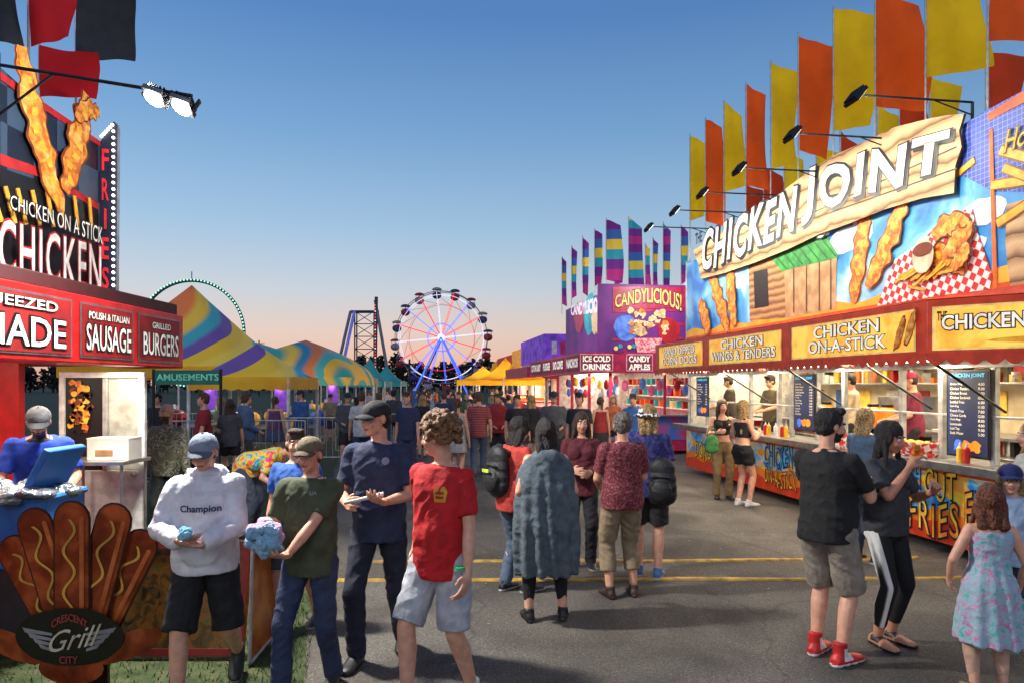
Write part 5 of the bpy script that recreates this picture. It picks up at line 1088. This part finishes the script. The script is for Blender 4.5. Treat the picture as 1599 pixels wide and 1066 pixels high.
def tent(label,cx,cy,w,d,ze,zp,m,grp=None,pw=1.7,poles=True,val=.3,vm=None):
    t=thing('canopy_tent',label,'tent',(cx,cy,0),group=grp)
    b=MB()
    def fn(u,v):
        x=(u*2-1);y=(v*2-1); r=max(abs(x),abs(y)); q=(abs(x)**6+abs(y)**6)**(1/6) if r>0 else 0
        return V((cx+x*w/2,cy+y*d/2,ze+(zp-ze)*max(0,1-min(1,q))**pw-.12*(1-min(abs(x),abs(y)))*(1 if r>.98 else 0)))
    b.grid(fn,28,28,m)
    for (xa,ya,xb,yb) in((-1,-1,1,-1),(1,-1,1,1),(1,1,-1,1),(-1,1,-1,-1)):
        b.grid(lambda u,v:V((cx+(xa+(xb-xa)*u)*w/2,cy+(ya+(yb-ya)*u)*d/2,ze-val*v-(.05*abs(math.sin(u*25)) if v>.5 else 0))),24,2,vm or m)
    b.build('canopy',t)
    if poles:
        for x,y in((-1,-1),(1,-1),(1,1),(-1,1)):
            b=MB(); b.cyl((cx+x*w/2*.97,cy+y*d/2*.97,0),(cx+x*w/2*.97,cy+y*d/2*.97,ze),.045,WHITE,n=8); b.build('pole',t)
    return t
T1=tent('large peaked tie-dye tent over the amusement rides',nrm(300,21),21,5.0,5,2.4,4.95,tdA,pw=1.1,vm=tly)
bn=thing('banner','teal banner with pale lettering below the tent edge','banner',(nrm(280,17.5),17.5,2.2)); b=MB(); bx0=nrm(240,12.8); cv=Canvas(b,V((bx0,12.8,0)),V((1,0,0)),up)
bw_=(345-240)/F*12.8; cv.poly([(0,1.90),(bw_,1.90),(bw_,2.17),(0,2.17)],mat('banner_teal',(30,110,96),(24,90,84),sc=2,em=.1),0); b.build('banner_cloth',bn)
b=MB(); cv.mb=b; cv.text('AMUSEMENTS',.06,bw_-.04,1.98,2.10,mat('teal_text',(110,200,170),em=.3),1,.02); b.build('lettering',bn)
for x in(0,bw_): b=MB(); b.cyl(cv.w(x,0,-2),cv.w(x,2.19,-2),.03,DARK,n=8); b.build('pole',bn)
T2=tent('yellow edged tie-dye canopy on white poles',nrm(402,18.5),18.5,2.6,2.6,2.1,3.0,tdA,pw=1.2,vm=tly)
T3=tent('rounded tie-dye tent with yellow and teal swirls',nrm(478,30),30,5.2,6,2.2,3.85,tdB,pw=.6)
T4=tent('rounded tie-dye tent with yellow and teal swirls',nrm(400,34),34,5.0,6,2.6,4.0,tdB,pw=.6)
for i,(px,Y,w,zp) in enumerate(((578,40,2.2,3.5),(604,46,2.4,3.2),(556,38,2.6,2.9))): tent('small teal peaked canopy tent',nrm(px,Y),Y,w,w,2.1,zp,tlt,'teal canopy tents')
for i,(px,Y,w,zp) in enumerate(((755,44,3.2,3.1),(790,38,3.2,3.4),(820,34,2.2,3.0),(776,60,4,4.0))):
    t_=tent('yellow canopy tent over a midway stall',nrm(px,Y),Y,w,w,2.2,zp,tly,'yellow midway canopies')
    b=MB(); b.ell((nrm(px,Y),Y,2.15),.12,tubem,8,6); b.build('hanging_bulb',t_); light('hanging_lamp',t_,(nrm(px,Y),Y-.2,2.0),kind='POINT',size=.2,power=160,col=(1,.75,.45))
b0=thing('crowd_barrier','galvanised steel crowd barrier with vertical bars','barrier',(0,0,0),group='crowd barriers round the rides')
b=MB(); b.tube([(-1.1,0,.15),(-1.1,0,1.1),(1.1,0,1.1),(1.1,0,.15)],.02,ALU,closed=True)
for i in range(1,15): x=-1.1+i*2.2/15; b.cyl((x,0,.15),(x,0,1.1),.008,ALU,n=6)
b.build('frame',b0)
for x in(-.9,.9): b=MB(); b.tube([(x,-.3,.01),(x,0,.15),(x,.3,.01)],.015,ALU); b.build('foot',b0)
b0.location=(nrm(270,15),15,0)
for px,Y,a in((400,15.2,0),(515,16.5,.1),(590,18.5,.3),(640,21,.5),(330,19,0),(450,20.5,0),(545,23,0)): copy_thing(b0,(nrm(px,Y),Y,0),a)
for i,(px,Y) in enumerate(((330,26),(440,25),(520,34))):
    r_=thing('carnival_ride','small round carnival ride with lit cars under the tents','ride',(nrm(px,Y),Y,0),group='small rides under the tents')
    x=nrm(px,Y); b=MB(); b.cyl((x,Y,0),(x,Y,.4),1.9,mat('ride_deck',(90,100,110),me=.3),n=24); b.build('deck',r_); b=MB(); b.cyl((x,Y,.4),(x,Y,2.0),.25,e1,n=12); b.build('centre_column',r_)
    light('ride_lamp',r_,(x,Y-.4,2.1),kind='POINT',size=.2,power=90,col=(1,.85,.65))
    for k in range(6):
        a=k*1.047; c=R.choice([RED,mat('car_green',(40,140,80),em=.1),e2,mat('car_blue',(40,80,180),em=.1)]); b=MB(); b.ell((x+1.4*math.cos(a),Y+1.4*math.sin(a),.7),(.38,.38,.3),c,10,6); b.cyl((x+1.4*math.cos(a),Y+1.4*math.sin(a),.8),(x+1.4*math.cos(a),Y+1.4*math.sin(a),1.15),.05,WHITE); b.build('car',r_)
# ================================================================ FERRIS WHEEL
Yw=100; C=W(690,527,Yw); Rw=6.7
fw=thing('ferris_wheel','lit ferris wheel with white rim, coloured spokes and gondolas','ferris wheel',(C.x,Yw,0))
lw=mat('wheel_white_light',(230,230,255),em=1.2); lr_=mat('wheel_red_light',(255,40,60),em=1.6); lb=mat('wheel_blue_light',(70,100,255),em=1.9); lp=mat('wheel_hub_light',(170,190,255),em=2.6); wst=mat('wheel_steel',(110,114,130),r=.4,em=.05)
for dy in(-.7,.7):
    for rr_,th,mt in((Rw,.055,wst),(Rw*.92,.04,lw),(Rw*.72,.03,lr_ if dy<0 else wst),(Rw*.30,.04,lb)):
        b=MB(); b.tube([(C.x+rr_*math.cos(k*math.pi/32),Yw+dy,C.z+rr_*math.sin(k*math.pi/32)) for k in range(64)],th,mt,closed=True); b.build('rim',fw)
for k in range(16):
    a=k*math.pi/8+.1; mt=[lw,lr_,lb,lr_][k%4]
    if k in(11,12,13,10): mt=lb
    b=MB()
    for dy in(-.7,.7): b.cyl((C.x,Yw+dy,C.z),(C.x+Rw*math.cos(a),Yw+dy,C.z+Rw*math.sin(a)),.042,mt,n=6)
    b.cyl((C.x+Rw*math.cos(a),Yw-.7,C.z+Rw*math.sin(a)),(C.x+Rw*math.cos(a),Yw+.7,C.z+Rw*math.sin(a)),.06,wst,n=6)
    a2=a+math.pi/8
    for q in(.92,): b.cyl((C.x+Rw*.72*math.cos(a),Yw-.7,C.z+Rw*.72*math.sin(a)),(C.x+Rw*q*math.cos(a2),Yw-.7,C.z+Rw*q*math.sin(a2)),.025,wst,n=5)
    b.build('spoke',fw)
b=MB(); b.cyl((C.x,Yw-1,C.z),(C.x,Yw+1,C.z),.5,lp,n=20); b.build('hub',fw)
gc=mat('gondola_red',(160,36,50),em=.05); gw=mat('gondola_canopy',(50,58,96),em=.04)
def gond(c1,c2):
    g=MB(); g.ell((0,0,-.55),(.68,.66,.55),c1,12,6,z0=-.99); g.cyl((0,0,-.62),(0,0,-.30),.66,c1,n=12); g.ell((0,0,.25),(.74,.70,.38),c2,12,5,z0=0.01)
    for x in(-.5,.5): g.cyl((x,0,-.4),(x,0,.3),.04,WHITE,n=6)
    return g
gbl=mat('gondola_blue',(46,60,120)); gwh=mat('gondola_white',(160,160,170)); me_=[]
for c1,c2 in [(gc,gw),(gbl,gwh),(gwh,gc)]: me_.append(gond(c1,c2).build('gondola',fw,local=True))
for k in range(16):
    a=k*math.pi/8+.1; o=me_[k] if k<3 else me_[k%3].copy()
    if k>=3: COL.objects.link(o); o.parent=fw
    o.location=(Rw*1.02*math.cos(a),0,C.z+Rw*1.02*math.sin(a)-.1)
for x,dy in((-4.2,-1.6),(4.2,-1.6),(-4.2,1.6),(4.2,1.6)): b=MB(); b.cyl((C.x+x,Yw+dy,0),(C.x,Yw+dy*.6,C.z),.12,wst if dy>0 else lb,n=8); b.build('support_leg',fw)
C2=W(300,520,120); R2=9.2; rg=thing('ring_ride','tall circular loop ride outlined with pale green lights','ring ride',(C2.x,120,0))
b=MB(); b.tube([(C2.x+R2*math.cos(k*math.pi/40),120,C2.z+R2*math.sin(k*math.pi/40)) for k in range(80)],.28,mat('ring_grey',(70,84,86)),closed=True); b.build('loop_track',rg)
b=MB(); gl=mat('ring_green_light',(170,255,220),em=2)
for k in range(96): a=k*math.pi/48; b.ell((C2.x+(R2+.1)*math.cos(a),119.6,C2.z+(R2+.1)*math.sin(a)),.15,gl,6,4)
b.build('light_string',rg)
b=MB(); b.cyl((C2.x,120,C2.z+R2),(C2.x,120,C2.z+R2+1.6),.08,DARK); b.build('mast',rg)
for x in(-6,6): b=MB(); b.cyl((C2.x+x,120,0),(C2.x+x*.9,120,C2.z-5),.25,mat('ring_grey',(70,84,86))); b.build('support_leg',rg)
Yt=90; tw=thing('tower_ride','tall lattice ride tower with slanted lit legs','tower ride',(nrm(572,Yt),Yt,0)); sl=mat('tower_steel',(60,62,76),r=.5)
zt_=W(0,487,Yt).z; b=MB(); xa,xb=nrm(556,Yt),nrm(586,Yt)
for x in(xa,xb):
    for dy in(-.6,.6): b.cyl((x,Yt+dy,0),(x,Yt+dy,zt_),.1,sl,n=6)
for i in range(8):
    z=zt_*i/7; b.cyl((xa,Yt-.6,z),(xb,Yt-.6,z),.06,sl,n=6)
    if i<7: z2=zt_*(i+1)/7; b.cyl((xa,Yt-.6,z),(xb,Yt-.6,z2),.05,sl,n=6); b.cyl((xb,Yt-.6,z),(xa,Yt-.6,z2),.05,sl,n=6)
b.build('lattice_mast',tw)
b=MB(); b.cyl((nrm(548,Yt),Yt,zt_),(nrm(592,Yt),Yt,zt_),.2,sl); b.build('top_beam',tw)
lbt=mat('leg_blue_light',(100,110,210),em=.5)
for xa,xb,z,m_ in((528,556,zt_,lbt),(616,588,W(0,470,Yt).z,wst),(520,550,zt_,wst)): b=MB(); b.cyl((nrm(xa,Yt),Yt-1.2,0),(nrm(xb,Yt),Yt-.7,z),.2,m_); b.build('slanted_leg',tw)
b=MB(); b.cyl((nrm(588,Yt),Yt-.8,2),(nrm(590,Yt),Yt-.8,W(0,465,Yt).z),.22,sl); b.build('arm_column',tw)
for i in range(24): b=MB(); b.ell((nrm(589,Yt),Yt-1.1,3+i*.4),.1,[lw,lr_,e2][i%3],6,4); b.build('light_bulb',tw)
leaf=mat('far_foliage',(32,40,28),(18,24,18),sc=.3,r=.9); rr=random.Random(5)
b=MB()
for i in range(300):
    x=-150+i*1.0+rr.uniform(-1,1)
    hgt=6.2+2.6*abs(noise.noise(V((x*.05,0,1))))*2+rr.uniform(-.8,1.0)
    px=x/165*F+800
    if 770<px<900: hgt+=3.6*(1-abs(px-840)/75)
    if 560<px<620: hgt+=1.5
    cw_=rr.uniform(1.6,2.6); Y=165+rr.uniform(-4,4); b.cyl((x,Y,0),(x,Y,hgt*.7),.15,leaf,n=5)
    for k in range(120):
        t=rr.random()**.6; z=hgt*(.08+.92*t); r_=cw_*math.sqrt(max(.05,1-t*t*.92))*rr.uniform(.1,1.0); a=rr.uniform(0,6.28); c=V((x+r_*math.cos(a),Y+r_*math.sin(a),z)); q=rr.uniform(.25,.6)
        d1=V((rr.uniform(-1,1),rr.uniform(-1,1),rr.uniform(-1,1))).normalized()*q; d2=V((rr.uniform(-1,1),rr.uniform(-1,1),rr.uniform(-1,1))).normalized()*q
        b.add([c-d1,c+d2,c+d1,c-d2],[(0,1,2,3)],leaf)
b.build('distant_trees',kind='stuff')
for i,(px,Y,zz) in enumerate(((405,110,9),(738,80,5),(640,70,4.5))):
    x=nrm(px,Y); t=thing('utility_pole','distant slender pole above the fairground','pole',(x,Y,0),group='distant poles'); b=MB(); b.cyl((x,Y,0),(x,Y,zz),.1,DARK); b.build('pole_shaft',t); b=MB(); b.cyl((x-.9,Y,zz-.5),(x+.9,Y,zz-.5),.06,DARK); b.build('crossarm',t)
# ================================================================ WORLD / CAMERA
w=bpy.data.worlds.new("World"); S.world=w; w.use_nodes=True; n=w.node_tree.nodes; l=w.node_tree.links; bg=n['Background']
tc=n.new('ShaderNodeTexCoord'); sx=n.new('ShaderNodeSeparateXYZ'); l.new(tc.outputs['Generated'],sx.inputs[0])
rp=n.new('ShaderNodeValToRGB'); e=rp.color_ramp.elements
stops=[(0,(216,168,158)),(.03,(230,190,176)),(.075,(222,202,196)),(.13,(196,206,218)),(.22,(156,192,224)),(.34,(116,164,212)),(.47,(82,132,194)),(1,(44,78,136))]
e[0].position=0; e[0].color=lin(stops[0][1]); e[1].position=1; e[1].color=lin(stops[-1][1])
for p,c in stops[1:-1]: q=e.new(p); q.color=lin(c)
l.new(sx.outputs[2],rp.inputs[0])
rx=n.new('ShaderNodeMapRange'); rx.inputs[1].default_value=-.7; rx.inputs[2].default_value=.7; rx.inputs[3].default_value=1.0; rx.inputs[4].default_value=.82; l.new(sx.outputs[0],rx.inputs[0])
ml=n.new('ShaderNodeMix'); ml.data_type='RGBA'; ml.blend_type='MULTIPLY'; ml.inputs[0].default_value=1; l.new(rp.outputs[0],ml.inputs[6]); l.new(rx.outputs[0],ml.inputs[7])
sky=n.new('ShaderNodeTexSky'); sky.sky_type='NISHITA'; sky.sun_disc=False; sky.sun_elevation=rad(-2); sky.sun_rotation=rad(-12)
ad=n.new('ShaderNodeMix'); ad.data_type='RGBA'; ad.blend_type='ADD'; ad.inputs[0].default_value=.12; l.new(ml.outputs[2],ad.inputs[6]); l.new(sky.outputs[0],ad.inputs[7])
l.new(ad.outputs[2],bg.inputs[0]); bg.inputs[1].default_value=1.0
sun=bpy.data.lights.new('frontal_fill','SUN'); sun.energy=.62; sun.angle=rad(30); sun.color=(1,.92,.84); so_=bpy.data.objects.new('frontal_fill',sun); COL.objects.link(so_); so_.rotation_euler=(rad(58),0,rad(-8))  # soft sun lamp added behind the camera as frontal fill on the people
c=bpy.data.cameras.new('camera'); co_=bpy.data.objects.new('camera',c); COL.objects.link(co_)
co_.location=(0,0,H); co_.rotation_euler=(rad(90),0,0); c.lens=24; c.sensor_width=36; c.shift_y=67/1599; c.clip_end=3000; c.clip_start=.05; S.camera=co_
S.view_settings.view_transform='Standard'; S.view_settings.look='None'; S.view_settings.exposure=0
